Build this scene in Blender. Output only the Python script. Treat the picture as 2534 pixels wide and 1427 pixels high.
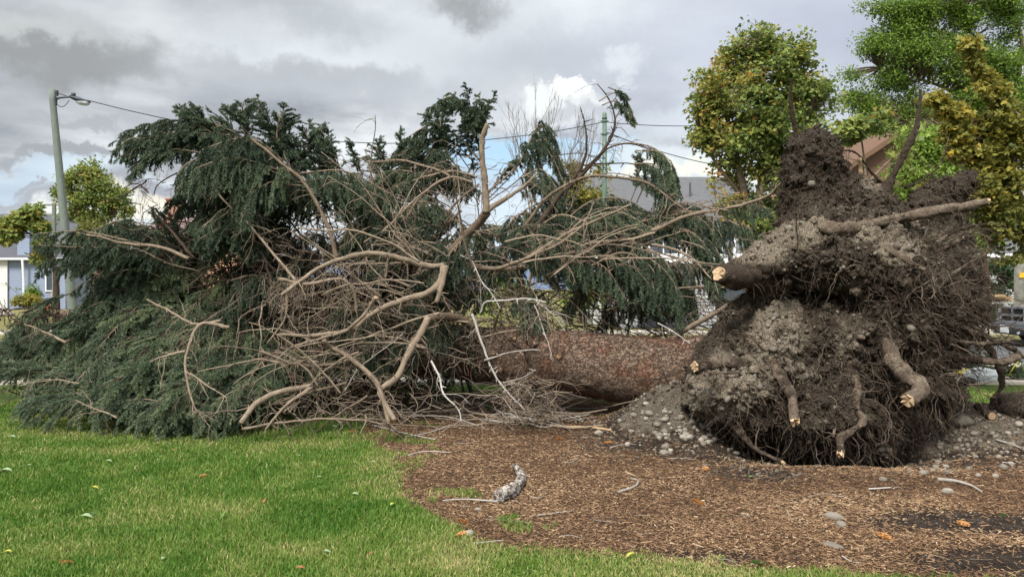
import bpy, math, random
import numpy as np
from math import radians
from mathutils import Vector

# ---------------------------------------------------------------- camera, world, sun, exposure
scene = bpy.context.scene
for o in list(bpy.data.objects): bpy.data.objects.remove(o)
COL = scene.collection
CAMH = 1.6; F = 1900.0; CX = 1267.0; CY = 713.5
cd = bpy.data.cameras.new("camera"); cd.sensor_width = 36; cd.lens = 36*F/2534; cd.clip_end = 3000; cd.clip_start = .05
cam = bpy.data.objects.new("camera", cd); COL.objects.link(cam)
cam.location = (0, 0, CAMH); cam.rotation_euler = (radians(90), 0, 0)
scene.camera = cam
scene.render.resolution_x = 1024; scene.render.resolution_y = 576
scene.view_settings.view_transform = 'Standard'; scene.view_settings.look = 'None'
scene.view_settings.gamma = 1; scene.view_settings.exposure = 1.9
scene.render.engine = 'CYCLES'
cy = scene.cycles
cy.max_bounces = 5; cy.diffuse_bounces = 3; cy.glossy_bounces = 2; cy.transmission_bounces = 2; cy.transparent_max_bounces = 4
cy.use_denoising = True; cy.caustics_reflective = False; cy.caustics_refractive = False
SUN_EL, SUN_AZ = 52.0, 205.0     # azimuth clockwise from +Y: behind the camera, to the left
sd = bpy.data.lights.new("sun", 'SUN'); sd.energy = 1.5; sd.angle = radians(16); sd.color = (1, .965, .90)
sun = bpy.data.objects.new("sun", sd); COL.objects.link(sun)
_e, _a = radians(SUN_EL), radians(SUN_AZ)
sdir = Vector((math.sin(_a)*math.cos(_e), math.cos(_a)*math.cos(_e), math.sin(_e)))
sun.rotation_euler = (-sdir).to_track_quat('-Z', 'Y').to_euler(); sun.location = (0, -5, 20)

class NT:
    def __init__(s, nt): s.nt = nt; s.n = nt.nodes; s.l = nt.links
    def node(s, t, **kw):
        nd = s.n.new(t)
        for k, v in kw.items():
            if k == 'ins':
                for kk, vv in v.items(): s.put(nd.inputs[kk], vv)
            else: setattr(nd, k, v)
        return nd
    def put(s, inp, v):
        if isinstance(v, bpy.types.NodeSocket): s.l.new(v, inp)
        else: inp.default_value = v
    def math(s, op, a, b=0.0, c=0.0, clamp=False):
        nd = s.node('ShaderNodeMath', operation=op, use_clamp=clamp)
        s.put(nd.inputs[0], a); s.put(nd.inputs[1], b)
        if op in ('MULTIPLY_ADD',): s.put(nd.inputs[2], c)
        return nd.outputs[0]
    def vmath(s, op, a, b=(0, 0, 0)):
        nd = s.node('ShaderNodeVectorMath', operation=op)
        s.put(nd.inputs[0], a)
        if op == 'SCALE': s.put(nd.inputs[3], b)
        else: s.put(nd.inputs[1], b)
        return nd.outputs[1] if op in ('LENGTH', 'DISTANCE', 'DOT_PRODUCT') else nd.outputs[0]
    def mix(s, f, a, b, mode='MIX'):
        nd = s.node('ShaderNodeMix', data_type='RGBA', blend_type=mode)
        s.put(nd.inputs[0], f)
        s.put(nd.inputs[6], c4(a)); s.put(nd.inputs[7], c4(b))
        return nd.outputs[2]
    def noise(s, vec, scale, detail=4, rough=.55, dist=0.0, out=0):
        nd = s.node('ShaderNodeTexNoise'); 
        if vec is not None: s.put(nd.inputs['Vector'], vec)
        nd.inputs['Scale'].default_value = scale; nd.inputs['Detail'].default_value = detail
        nd.inputs['Roughness'].default_value = rough; nd.inputs['Distortion'].default_value = dist
        return nd.outputs[out]
    def maprange(s, v, a, b, c=0.0, d=1.0, smooth=True):
        nd = s.node('ShaderNodeMapRange', interpolation_type='SMOOTHSTEP' if smooth else 'LINEAR')
        s.put(nd.inputs[0], v)
        for i, x in zip((1, 2, 3, 4), (a, b, c, d)): s.put(nd.inputs[i], x)
        return nd.outputs[0]
    def ramp(s, v, stops):
        nd = s.node('ShaderNodeValToRGB'); s.put(nd.inputs[0], v)
        el = nd.color_ramp.elements
        while len(el) < len(stops): el.new(.5)
        for e, (p, c) in zip(el, stops): e.position = p; e.color = c4(c)
        return nd.outputs[0]
def c4(c):
    if isinstance(c, (tuple, list)) and len(c) == 3: return (*c, 1)
    return c
def srgb(r, g, b):
    f = lambda u: (u/255/12.92) if u/255 <= .04045 else ((u/255+.055)/1.055)**2.4
    return (f(r), f(g), f(b))

world = bpy.data.worlds.new("World"); scene.world = world; world.use_nodes = True
w = NT(world.node_tree); w.n.clear()
tc = w.node('ShaderNodeTexCoord').outputs['Generated']
D = w.vmath('NORMALIZE', tc)
sep = w.node('ShaderNodeSeparateXYZ'); w.put(sep.inputs[0], D)
X_, Y_, Z_ = sep.outputs
sky = w.node('ShaderNodeTexSky', sky_type='NISHITA', sun_disc=False)
sky.sun_elevation = _e; sky.sun_rotation = _a
clear = w.vmath('SCALE', sky.outputs[0], 0.05)
# cloud deck: flat layer seen in perspective
den = w.math('ADD', w.math('MAXIMUM', Z_, 0.0), 0.10)
comb = w.node('ShaderNodeCombineXYZ'); w.put(comb.inputs[0], w.math('DIVIDE', X_, den)); w.put(comb.inputs[1], w.math('DIVIDE', Y_, den))
deck = comb.outputs[0]
n1 = w.noise(deck, .55, 7, .55, .35)
n2 = w.noise(w.vmath('ADD', deck, (7.3, 2.1, 4)), 1.7, 6, .55, .2)
nn = w.math('ADD', w.math('MULTIPLY', n1, .62), w.math('MULTIPLY', n2, .38))
S = lambda r, g, b: tuple(x*.385 for x in srgb(r, g+1, b-4))
cloud = w.ramp(w.maprange(nn, .38, .62, smooth=False), [(0, S(126, 131, 143)), (.35, S(158, 162, 173)), (.62, S(187, 191, 200)), (1, S(224, 228, 234))])
# ragged direction for the separate clouds
dn = w.noise(D, 9, 7, .6, out=1)
warp = w.vmath('SCALE', w.vmath('SUBTRACT', dn, (.5, .5, .5)), .13)
dn2 = w.noise(D, 40, 4, .6, out=1)
warp = w.vmath('ADD', warp, w.vmath('SCALE', w.vmath('SUBTRACT', dn2, (.5, .5, .5)), .03))
DW = w.vmath('ADD', D, warp)
def patch(cur, px, py, rx, ry, col, amt=1.0, soft=.5, src=None):
    v = Vector(((px-CX)/F, 1, (CY-py)/F)); L = v.length; v.normalize()
    q = w.vmath('SUBTRACT', DW if src is None else src, tuple(v))
    q = w.vmath('MULTIPLY', q, (F*L/rx, 1.5, F*L/ry))
    d = w.vmath('LENGTH', q)
    m = w.maprange(d, 1.0+soft*.6, 1.0-soft, 0.0, amt)
    return w.mix(m, cur, S(*col))
# gaps of blue, near the horizon
low = w.maprange(w.math('ABSOLUTE', w.math('SUBTRACT', Z_, .12)), .10, .02)
c = cloud
for a in [(1250, 90, 560, 130, (206, 212, 222), .85, .8), (820, 150, 420, 70, (204, 210, 220), .7, .8), (500, 60, 500, 70, (178, 182, 190), .5, .8),
          (160, 130, 170, 50, (126, 131, 140), .8, .7), (150, 125, 210, 80, (150, 152, 158), .8, .7), (100, 80, 130, 34, (188, 191, 197), .55, .7), (130, 150, 250, 32, (136, 138, 145), .75, .8),
          (1150, 25, 110, 36, (132, 134, 140), .85, .8), (800, 35, 160, 50, (150, 155, 165), .55, .9),
          (800, 190, 330, 34, (152, 156, 166), .7, .8), (700, 225, 300, 40, (160, 164, 176), .6, .8), (950, 240, 260, 40, (168, 172, 184), .6, .9),
          (1350, 150, 350, 110, (160, 165, 178), .75, .9),
          (200, 280, 260, 60, (176, 180, 190), .5, .9),
          (2000, 130, 520, 260, (168, 174, 196), .75, .9), (1900, 330, 500, 120, (196, 202, 214), .6, .9),
          (60, 420, 330, 50, (178, 196, 216), .7, .7), (330, 440, 160, 50, (196, 208, 222), .7, .7),
          (1330, 400, 260, 70, (164, 196, 226), .95, .5), (1250, 560, 150, 120, (200, 214, 232), .8, .6),
          (1700, 420, 330, 60, (206, 214, 222), .8, .8), (1750, 425, 260, 22, (228, 226, 214), .8, .7),
          (170, 370, 140, 20, (146, 149, 160), .9, .4), (230, 300, 90, 14, (156, 159, 170), .8, .5),
          (60, 470, 100, 22, (158, 162, 174), .9, .4), (90, 440, 40, 10, (156, 160, 172), .9, .4), (380, 450, 90, 42, (148, 150, 163), .9, .4),
          (60, 500, 200, 22, (204, 208, 216), .8, .8), (430, 500, 150, 34, (236, 230, 216), .9, .7), (300, 520, 500, 16, (224, 222, 216), .6, .9),
          (1390, 262, 100, 44, (206, 209, 216), .95, .22), (1420, 225, 44, 30, (224, 227, 232), .95, .2), (1340, 250, 40, 24, (214, 217, 223), .9, .25), (1410, 290, 120, 18, (176, 179, 190), .8, .5),
          (1540, 160, 60, 26, (198, 203, 214), .9, .7), (1440, 340, 100, 22, (158, 162, 176), .85, .7), (1690, 355, 80, 16, (168, 172, 184), .7, .8), (1690, 300, 120, 40, (196, 203, 216), .6, .9)]:
    c = patch(c, *a)
c = w.mix(w.math('MULTIPLY', w.maprange(nn, .38, .30), .35), c, clear)
# overcast deck is brighter towards the zenith (out of frame)
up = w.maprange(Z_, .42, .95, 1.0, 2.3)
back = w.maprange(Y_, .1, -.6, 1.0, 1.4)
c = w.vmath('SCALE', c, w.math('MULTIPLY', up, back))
below = w.maprange(Z_, -.02, 0.0)
c = w.mix(below, (.10, .095, .08), c)
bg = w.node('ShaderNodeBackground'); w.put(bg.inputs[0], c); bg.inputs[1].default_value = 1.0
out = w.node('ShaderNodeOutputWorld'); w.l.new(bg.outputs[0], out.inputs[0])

# ---------------------------------------------------------------- helpers
def P(px, py, d): return np.array(((px-CX)/F*d, d, CAMH+(CY-py)/F*d))
def G(px, py):                       # point on flat ground seen at a pixel
    d = CAMH*F/(py-CY); return np.array(((px-CX)/F*d, d, 0.0))
def norm(v): return v/np.maximum(np.linalg.norm(v, axis=-1, keepdims=True), 1e-9)
def _hash(ix, iy, iz, seed):
    h = (ix.astype(np.int64)*374761393 + iy.astype(np.int64)*668265263 + iz.astype(np.int64)*2147483647 + seed*974634777) & 0xffffffff
    h = ((h ^ (h >> 13))*1274126177) & 0xffffffff
    return ((h ^ (h >> 16)) & 0xffff)/65535.0
def vnoise(p, seed=0):
    p = np.asarray(p, float); i = np.floor(p); f = p-i; f = f*f*(3-2*f)
    i = i.astype(np.int64); r = 0
    for dx in (0, 1):
        wx = f[..., 0] if dx else 1-f[..., 0]
        for dy in (0, 1):
            wy = f[..., 1] if dy else 1-f[..., 1]
            for dz in (0, 1):
                wz = f[..., 2] if dz else 1-f[..., 2]
                r = r+wx*wy*wz*_hash(i[..., 0]+dx, i[..., 1]+dy, i[..., 2]+dz, seed)
    return r*2-1
def fbm(p, scale=1., octaves=4, seed=0, gain=.5, ridge=False):
    a = 1.; s = 0; t = 0; p = np.asarray(p, float)*scale
    for k in range(octaves):
        n = vnoise(p+17.3*k, seed+k)
        if ridge: n = 1-2*np.abs(n)
        s = s+a*n; t += a; a *= gain; p = p*2.03
    return s/t
def fbm2(x, y, scale, octaves=4, seed=0): return fbm(np.stack([x, y, np.zeros_like(x)], -1), scale, octaves, seed)
def sm(x, a, b):
    t = np.clip((x-a)/(b-a), 0, 1); return t*t*(3-2*t)

class MB:
    def __init__(s): s.v = []; s.t = []; s.q = []; s.n = 0; s.a = []; s.mt = []; s.mq = []
    def add(s, v, tris=None, quads=None, tint=0.5, mat=0):
        v = np.asarray(v, np.float32).reshape(-1, 3)
        s.v.append(v)
        s.a.append(np.broadcast_to(np.asarray(tint, np.float32), (len(v),)))
        if tris is not None and len(tris): s.t.append(np.asarray(tris, np.int32)+s.n); s.mt.append(np.full(len(tris), mat, np.int32))
        if quads is not None and len(quads): s.q.append(np.asarray(quads, np.int32)+s.n); s.mq.append(np.full(len(quads), mat, np.int32))
        s.n += len(v)
    def box(s, c, size, rz=0, tint=.5, mat=0, R=None):
        h = np.array(size)/2
        v = np.array([[x, y, z] for z in (-1, 1) for y in (-1, 1) for x in (-1, 1)])*h
        if R is not None: v = v@np.array(R).T
        if rz: cc, ss = math.cos(rz), math.sin(rz); v = v@np.array([[cc, ss, 0], [-ss, cc, 0], [0, 0, 1]])
        s.add(v+np.array(c), None, [[0, 2, 3, 1], [4, 5, 7, 6], [0, 1, 5, 4], [2, 6, 7, 3], [0, 4, 6, 2], [1, 3, 7, 5]], tint, mat)
    def poly_prism(s, pts, z0, z1, mat=0):     # convex outline xy
        n = len(pts); v = [(x, y, z0) for x, y in pts]+[(x, y, z1) for x, y in pts]
        v.append((np.mean([p[0] for p in pts]), np.mean([p[1] for p in pts]), z0)); v.append((v[-1][0], v[-1][1], z1))
        s.add(v, [[2*n, (i+1) % n, i] for i in range(n)]+[[2*n+1, n+i, n+(i+1) % n] for i in range(n)], [[i, (i+1) % n, n+(i+1) % n, n+i] for i in range(n)], mat=mat)
    def tubes(s, Pn, R, sides=5, tint=.5, cap=True, mat=0, lump=0, seed=0, groove=0):
        Pn = np.asarray(Pn, float)
        if Pn.ndim == 2: Pn = Pn[None]
        T, n, _ = Pn.shape
        R = np.broadcast_to(np.asarray(R, float), (T, n))
        tg = norm(np.gradient(Pn, axis=1))
        av = norm(tg.mean(1)); ref = np.zeros((T, 3)); ref[np.arange(T), np.abs(av).argmin(1)] = 1
        u = norm(np.cross(tg, ref[:, None, :])); vv = np.cross(tg, u)
        ang = np.arange(sides)*2*math.pi/sides
        V = Pn[:, :, None, :]+R[:, :, None, None]*(np.cos(ang)[None, None, :, None]*u[:, :, None, :]+np.sin(ang)[None, None, :, None]*vv[:, :, None, :])
        if lump:
            k = fbm(V*1.0, 1/np.maximum(R.mean(), .004)*.6, 3, seed)
            V = V+(V-Pn[:, :, None, :])*(k*lump)[..., None]
        if groove:
            sl = np.linalg.norm(np.diff(Pn, axis=1), axis=2).cumsum(1); sl = np.concatenate([np.zeros((T, 1)), sl], 1)
            A_ = np.broadcast_to(ang[None, None], (T, n, sides)); kk = fbm(np.stack([np.cos(A_)*2.2, np.sin(A_)*2.2, np.broadcast_to(sl[:, :, None]*5, A_.shape)], -1), 1., 3, seed+50, ridge=True)
            V = V+(V-Pn[:, :, None, :])*(kk*groove)[..., None]
        base = (np.arange(T)*n*sides)[:, None, None]
        i = np.arange(n-1)[None, :, None]*sides; j = np.arange(sides)[None, None, :]; j2 = (j+1) % sides
        q = np.stack([base+i+j, base+i+j2, base+i+sides+j2, base+i+sides+j], -1).reshape(-1, 4)
        tint = np.asarray(tint, float)
        if tint.ndim == 1 and len(tint) == T: tint = np.repeat(tint, n*sides)
        V = V.reshape(-1, 3); tr = None
        if cap:
            ends = np.concatenate([Pn[:, 0], Pn[:, -1]]); m = len(V)
            b = (np.arange(T)*n*sides)[:, None]; jj = np.arange(sides)[None]; jj2 = (jj+1) % sides
            c0 = (m+np.arange(T))[:, None]+0*jj; c1 = (m+T+np.arange(T))[:, None]+0*jj
            e = (n-1)*sides
            tr = np.concatenate([np.stack([c0, b+jj2, b+jj], -1).reshape(-1, 3), np.stack([c1, b+e+jj, b+e+jj2], -1).reshape(-1, 3)])
            V = np.concatenate([V, ends])
            if tint.ndim == 1: tint = np.concatenate([tint, np.full(2*T, tint.mean())])
        s.add(V, tr, q, tint, mat)
    def build(s, name, mats, parent=None, smooth=False, label=None, local=False):
        me = bpy.data.meshes.new(name)
        if not s.v: s.add(np.zeros((3, 3)), [[0, 1, 2]])
        V = np.concatenate(s.v); t = np.concatenate(s.t) if s.t else np.zeros((0, 3), np.int32); q = np.concatenate(s.q) if s.q else np.zeros((0, 4), np.int32)
        me.vertices.add(len(V)); me.vertices.foreach_set('co', V.ravel())
        nl = len(t)*3+len(q)*4
        me.loops.add(nl); me.loops.foreach_set('vertex_index', np.concatenate([t.ravel(), q.ravel()]).astype(np.int32))
        me.polygons.add(len(t)+len(q))
        st = np.concatenate([np.arange(len(t))*3, len(t)*3+np.arange(len(q))*4]).astype(np.int32)
        me.polygons.foreach_set('loop_start', st)
        mi = np.concatenate(s.mt+s.mq) if (s.mt or s.mq) else np.zeros(0, np.int32)
        me.polygons.foreach_set('material_index', mi.astype(np.int32))
        me.polygons.foreach_set('use_smooth', np.full(len(t)+len(q), smooth))
        me.update(calc_edges=True)
        a = me.attributes.new('tint', 'FLOAT', 'POINT'); a.data.foreach_set('value', np.concatenate(s.a).astype(np.float32))
        for m in (mats if isinstance(mats, (list, tuple)) else [mats]): me.materials.append(m)
        o = bpy.data.objects.new(name, me); COL.objects.link(o)
        if parent is not None:
            o.parent = parent; o.matrix_parent_inverse = Matrix.Identity(4) if local else MI(parent)
        if label: o['label'] = label
        return o
from mathutils import Matrix
def MI(p):
    if p.type == 'EMPTY' and p.parent is None:
        return Matrix.LocRotScale(p.location, p.rotation_euler, p.scale).inverted()
    return Matrix.Identity(4)
def thing(name, label, cat, loc=(0, 0, 0), rz=0, group=None):
    o = bpy.data.objects.new(name, None); COL.objects.link(o); o.location = tuple(loc); o.rotation_euler = (0, 0, rz)
    o.empty_display_size = .2
    return tag(o, label, cat, group)
def tag(o, label, cat, group=None, kind=None):
    o['label'] = label; o['category'] = cat
    if group: o['group'] = group
    if kind: o['kind'] = kind
    return o
def structure(o, label=None, kind='structure', cat=None):
    o['kind'] = kind
    if label: o['label'] = label
    if cat: o['category'] = cat
    return o
def cr(pts, per=6):                  # Catmull-Rom through points
    p = np.asarray(pts, float); p = np.concatenate([[2*p[0]-p[1]], p, [2*p[-1]-p[-2]]])
    out = []
    for i in range(1, len(p)-2):
        t = np.arange(per)[:, None]/per
        out.append(.5*((2*p[i])+(-p[i-1]+p[i+1])*t+(2*p[i-1]-5*p[i]+4*p[i+1]-p[i+2])*t*t+(-p[i-1]+3*p[i]-3*p[i+1]+p[i+2])*t**3))
    out.append(p[-2][None]); return np.concatenate(out)
def resample(p, n):
    L = np.concatenate([[0], np.cumsum(np.linalg.norm(np.diff(p, axis=0), axis=1))]); s = np.linspace(0, L[-1], n)
    return np.stack([np.interp(s, L, p[:, k]) for k in range(3)], 1), L[-1]
def grow(rng, p, d, L, n=6, grav=0.1, jit=.1, curl=None):
    p = np.asarray(p, float).copy(); d = norm(np.asarray(d, float)); N = len(p)
    L = np.broadcast_to(L, (N,)); grav = np.broadcast_to(grav, (N,)); out = [p.copy()]
    for k in range(n):
        d = d+rng.normal(0, jit, (N, 3)); d[:, 2] -= grav
        if curl is not None: d = d+curl
        d = norm(d); p = p+d*(L/n)[:, None]; out.append(p.copy())
    return np.stack(out, 1)
def at(Pn, t):                       # positions and tangents at params t (T,m) on polylines (T,n,3)
    T, n, _ = Pn.shape; x = np.clip(t, 0, .9999)*(n-1); i = np.floor(x).astype(int); f = (x-i)[..., None]
    r = np.arange(T)[:, None]
    a = Pn[r, i]; b = Pn[r, i+1]
    return a*(1-f)+b*f, norm(b-a)

# ---------------------------------------------------------------- materials
def mat(name, fn, rough=.8, spec=.3, bump=None):
    m = bpy.data.materials.new(name); m.use_nodes = True; t = NT(m.node_tree)
    b = t.n['Principled BSDF']; b.inputs['Roughness'].default_value = rough; b.inputs['Specular IOR Level'].default_value = spec
    co = t.node('ShaderNodeTexCoord').outputs['Object']
    at_ = t.node('ShaderNodeAttribute', attribute_name='tint').outputs['Fac']
    r = fn(t, co, at_)
    h = None
    if isinstance(r, tuple) and len(r) == 2 and isinstance(r[0], bpy.types.NodeSocket): r, h = r
    t.put(b.inputs['Base Color'], c4(r))
    if h is not None:
        bn = t.node('ShaderNodeBump'); bn.inputs['Strength'].default_value = bump[0]; bn.inputs['Distance'].default_value = bump[1]
        t.put(bn.inputs['Height'], h); t.l.new(bn.outputs[0], b.inputs['Normal'])
    return m
def plain(name, col, rough=.7, var=.25, scale=8., metal=0, spec=.3):
    def fn(t, co, a):
        n = t.noise(co, scale, 5, .6)
        return t.mix(t.maprange(n, .3, .7), tuple(x*(1-var) for x in col), tuple(min(1, x*(1+var)) for x in col))
    m = mat(name, fn, rough, spec); m.node_tree.nodes['Principled BSDF'].inputs['Metallic'].default_value = metal
    return m
def leafmat(name, stops, trans=.35, rough=.55):
    m = mat(name, lambda t, co, a: t.ramp(a, stops), rough, .25)
    t = NT(m.node_tree); b = t.n['Principled BSDF']
    tr = t.node('ShaderNodeBsdfTranslucent'); rp = [x for x in t.n if x.type == 'VALTORGB'][0]
    t.l.new(rp.outputs[0], tr.inputs[0])
    mx = t.node('ShaderNodeMixShader'); mx.inputs[0].default_value = trans
    t.l.new(b.outputs[0], mx.inputs[1]); t.l.new(tr.outputs[0], mx.inputs[2])
    t.l.new(mx.outputs[0], t.n['Material Output'].inputs[0])
    return m
M = {}
M['needle'] = leafmat('spruce_needles', [(0, (.020, .036, .020)), (.35, (.066, .100, .060)), (.7, (.135, .182, .108)), (1, (.25, .29, .15))], .2, .6)
def bark_fn(c0, c1, c2, sc):
    def fn(t, co, a):
        n = t.noise(co, sc, 6, .65); n2 = t.noise(co, sc*7, 3, .6)
        col = t.ramp(t.math('ADD', t.math('MULTIPLY', n, .7), t.math('MULTIPLY', n2, .3)), [(.3, c0), (.5, c1), (.68, c2)])
        col = t.mix(t.maprange(a, 0, 1, 0, 1, False), t.mix(1.0, col, (.55, .5, .46), 'MULTIPLY'), t.mix(.6, col, c2))
        return col, n2
    return fn
M['twig'] = mat('twig_bark', bark_fn((.060, .042, .030), (.155, .115, .085), (.36, .29, .22), 14), .85, .2, (.6, .01))
M['branch'] = mat('branch_bark', bark_fn((.040, .027, .019), (.155, .110, .078), (.40, .32, .235), 13), .85, .2, (.8, .01))
M['dark_twig'] = mat('dark_twig_bark', bark_fn((.02, .014, .011), (.05, .035, .026), (.11, .075, .055), 12), .85, .2, (.6, .01))
M['bleached'] = mat('bleached_wood', bark_fn((.17, .145, .12), (.36, .33, .29), (.52, .49, .45), 14), .8, .2, (.3, .01))
M['weathered'] = mat('weathered_wood', lambda t, co, a: (t.mix(t.maprange(t.noise(co, 26, 6, .75), .44, .56), t.ramp(t.noise(co, 90, 3), [(.35, (.22, .19, .16)), (.65, (.50, .47, .43))]), (.075, .052, .036)), t.noise(co, 60, 4)), .9, .15, (.8, .015))
M['fresh_wood'] = mat('fresh_cut_wood', bark_fn((.30, .17, .08), (.50, .33, .18), (.66, .50, .33), 30), .75, .2, (.4, .01))
def root_fn(t, co, a):
    n = t.noise(co, 13, 7, .7); n2 = t.noise(co, 55, 5, .7); n3 = t.noise(co, 5, 5, .65)
    col = t.ramp(t.math('ADD', t.math('MULTIPLY', n, .6), t.math('MULTIPLY', n2, .4)), [(.32, (.055, .038, .027)), (.5, (.15, .112, .082)), (.66, (.29, .235, .18))])
    m = t.maprange(t.math('ADD', n3, t.math('MULTIPLY', t.math('SUBTRACT', .5, a), .35)), .47, .60)
    col = t.mix(t.math('MULTIPLY', m, .9), col, t.mix(n2, (.016, .011, .008), (.075, .052, .038)))
    return col, t.math('ADD', t.math('ADD', n, n2), m)
M['root'] = mat('root_bark', root_fn, .92, .12, (1.0, .03))
M['fine_root'] = mat('fine_root', bark_fn((.045, .032, .022), (.105, .078, .055), (.22, .175, .13), 16), .9, .15, (.3, .01))
def trunk_fn(t, co, a):
    vo = t.node('ShaderNodeTexVoronoi', feature='DISTANCE_TO_EDGE'); 
    wn = t.vmath('ADD', t.vmath('MULTIPLY', co, (.62, .9, 1.4)), t.vmath('SCALE', t.noise(co, 9, 5, .7, out=1), .26))
    t.put(vo.inputs['Vector'], wn); vo.inputs['Scale'].default_value = 17
    crack = t.maprange(vo.outputs['Distance'], .0, .13)
    n = t.noise(co, 22, 6, .7); n3 = t.noise(co, 2.2, 3, .6)
    col = t.ramp(n, [(.25, (.100, .062, .042)), (.5, (.168, .114, .080)), (.78, (.30, .23, .175))])
    col = t.mix(t.maprange(n3, .45, .62), col, t.mix(.5, col, (.17, .065, .035)))
    col = t.mix(t.math('MULTIPLY', t.math('SUBTRACT', 1.0, crack), .62), col, (.05, .030, .022))
    return col, t.math('ADD', t.math('MULTIPLY', crack, .7), t.math('MULTIPLY', n, .45))
M['trunk'] = mat('flaky_trunk_bark', trunk_fn, .9, .2, (1.0, .03))
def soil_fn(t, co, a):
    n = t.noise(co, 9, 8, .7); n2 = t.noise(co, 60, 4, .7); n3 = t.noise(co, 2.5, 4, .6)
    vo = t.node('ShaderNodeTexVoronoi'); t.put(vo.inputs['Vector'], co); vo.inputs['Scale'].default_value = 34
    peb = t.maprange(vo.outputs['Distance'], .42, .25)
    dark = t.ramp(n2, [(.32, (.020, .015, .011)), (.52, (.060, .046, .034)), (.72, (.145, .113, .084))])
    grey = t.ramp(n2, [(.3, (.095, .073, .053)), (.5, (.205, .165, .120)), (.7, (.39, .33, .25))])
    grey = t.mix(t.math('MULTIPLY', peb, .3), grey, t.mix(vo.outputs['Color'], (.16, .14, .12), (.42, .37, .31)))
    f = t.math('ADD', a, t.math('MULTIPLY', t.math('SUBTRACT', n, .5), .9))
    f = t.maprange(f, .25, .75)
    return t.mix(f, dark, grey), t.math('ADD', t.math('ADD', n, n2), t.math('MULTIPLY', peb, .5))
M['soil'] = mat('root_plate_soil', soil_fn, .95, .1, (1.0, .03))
M['stone'] = mat('river_stone', lambda t, co, a: t.mix(t.maprange(t.noise(co, 30, 5, .6), .35, .65, .0, .45), t.ramp(a, [(0, (.095, .078, .060)), (.5, (.175, .150, .120)), (1, (.36, .32, .265))]), (.18, .155, .125)), .85, .25)
# ---------------------------------------------------------------- ground: one sheet, mounded round the root plate
def seg_d(x, y, pts):
    d = np.full(x.shape, 1e9)
    for (ax, ay), (bx, by) in zip(pts[:-1], pts[1:]):
        vx, vy = bx-ax, by-ay; t = np.clip(((x-ax)*vx+(y-ay)*vy)/(vx*vx+vy*vy), 0, 1)
        d = np.minimum(d, np.hypot(x-ax-t*vx, y-ay-t*vy))
    return d
def bump2(x, y, cx, cy_, rx, ry, h): return h*np.exp(-(((x-cx)/rx)**2+((y-cy_)/ry)**2))
def ghz(x, y):
    z = 0.012*fbm2(x, y, 1.3, 3, 5)
    z = z+bump2(x, y, 1.95, 8.55, .62, .75, .50)+bump2(x, y, 1.5, 8.5, .5, .45, .12)     # gravel heap at the butt
    z = z+bump2(x, y, 5.5, 8.6, 1.1, .9, .26)+bump2(x, y, 4.7, 8.5, .6, .8, .12)          # gravel to the right
    z = z+bump2(x, y, 3.0, 9.6, 1.6, .8, .22)
    z = z-bump2(x, y, 3.15, 7.85, .95, .55, .42)                                           # hollow under the plate
    z = z-bump2(x, y, 5.55, 9.15, .35, .28, .16)
    near = np.exp(-(((x-3.2)/2.6)**2+((y-7.9)/1.2)**2))
    z = z+near*.05*fbm2(x, y, 3.5, 4, 9)+near*.03*fbm2(x, y, 9, 3, 19)
    z = z+.014*fbm2(x, y, 5, 3, 33)*sm(x, .2, 1.0)*(1-sm(y, 9, 11))
    return z
edge_px = [(880, 1062), (930, 1095), (985, 1150), (985, 1200), (1030, 1255), (1110, 1300), (1160, 1335), (1260, 1357), (1420, 1374), (1600, 1384), (1800, 1396), (2000, 1408), (2200, 1425), (2534, 1450)]
edge = [tuple(G(*p)[:2]) for p in edge_px]
poly = [(-.9, 11.4), (-1.6, 10.2), (-1.75, 9.2)]+edge+[(9, 4.0), (9, 9.2), (6.2, 10.0), (5.0, 10.6), (3, 11.6), (1.0, 11.8)]
def inside(x, y, poly):
    c = np.zeros(x.shape, bool); n = len(poly); j = n-1
    for i in range(n):
        xi, yi = poly[i]; xj, yj = poly[j]
        c ^= ((yi > y) != (yj > y)) & (x < (xj-xi)*(y-yi)/(yj-yi+1e-12)+xi); j = i
    return c
def bedmask(x, y):                    # signed-ish: positive inside the mulch bed
    wx = x+.10*fbm2(x, y, 3.0, 3, 71); wy = y+.10*fbm2(x, y, 3.0, 3, 72)
    d = seg_d(wx, wy, poly+[poly[0]])
    return np.where(inside(wx, wy, poly), d, -d)
def soilmask(x, y):                   # bare dark soil / gravel near the plate
    a = np.exp(-(((x-3.3)/2.7)**2+((y-8.0)/1.15)**2)**2)
    a = np.maximum(a, np.exp(-(((x-1.7)/.95)**2+((y-8.35)/.62)**2)**2))
    a = np.maximum(a, np.exp(-(((x-5.9)/1.6)**2+((y-8.6)/1.5)**2)**2))
    a = np.maximum(a, .95*np.exp(-(((x-3.15)/.85)**2+((y-5.25)/.27)**2)**2))
    a = np.maximum(a, np.exp(-(((x-3.0)/.75)**2+((y-4.5)/.30)**2)**2))
    a = np.maximum(a, .8*np.exp(-(((x-2.1)/.5)**2+((y-6.6)/.35)**2)))
    a = np.maximum(a, .7*np.exp(-(((x-1.2)/.6)**2+((y-4.6)/.15)**2)))
    return np.clip(a+.25*fbm2(x, y, 4, 4, 81)*(a > .03), 0, 1)
def gravelmask(x, y):
    a = np.exp(-(((x-1.75)/.62)**2+((y-8.3)/.5)**2)**2)
    a = np.maximum(a, np.exp(-(((x-5.4)/1.5)**2+((y-8.1)/.75)**2)**2))
    return a
def axis(a, b, st, far, k=1.13):
    c = list(np.arange(a, b+1e-6, st)); s = st
    lo = a; out = []
    while lo > -far: s *= k; lo -= s; out.append(lo)
    s = st; hi = b; out2 = []
    while hi < far: s *= k; hi += s; out2.append(hi)
    return np.array(out[::-1]+c+out2)
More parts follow.
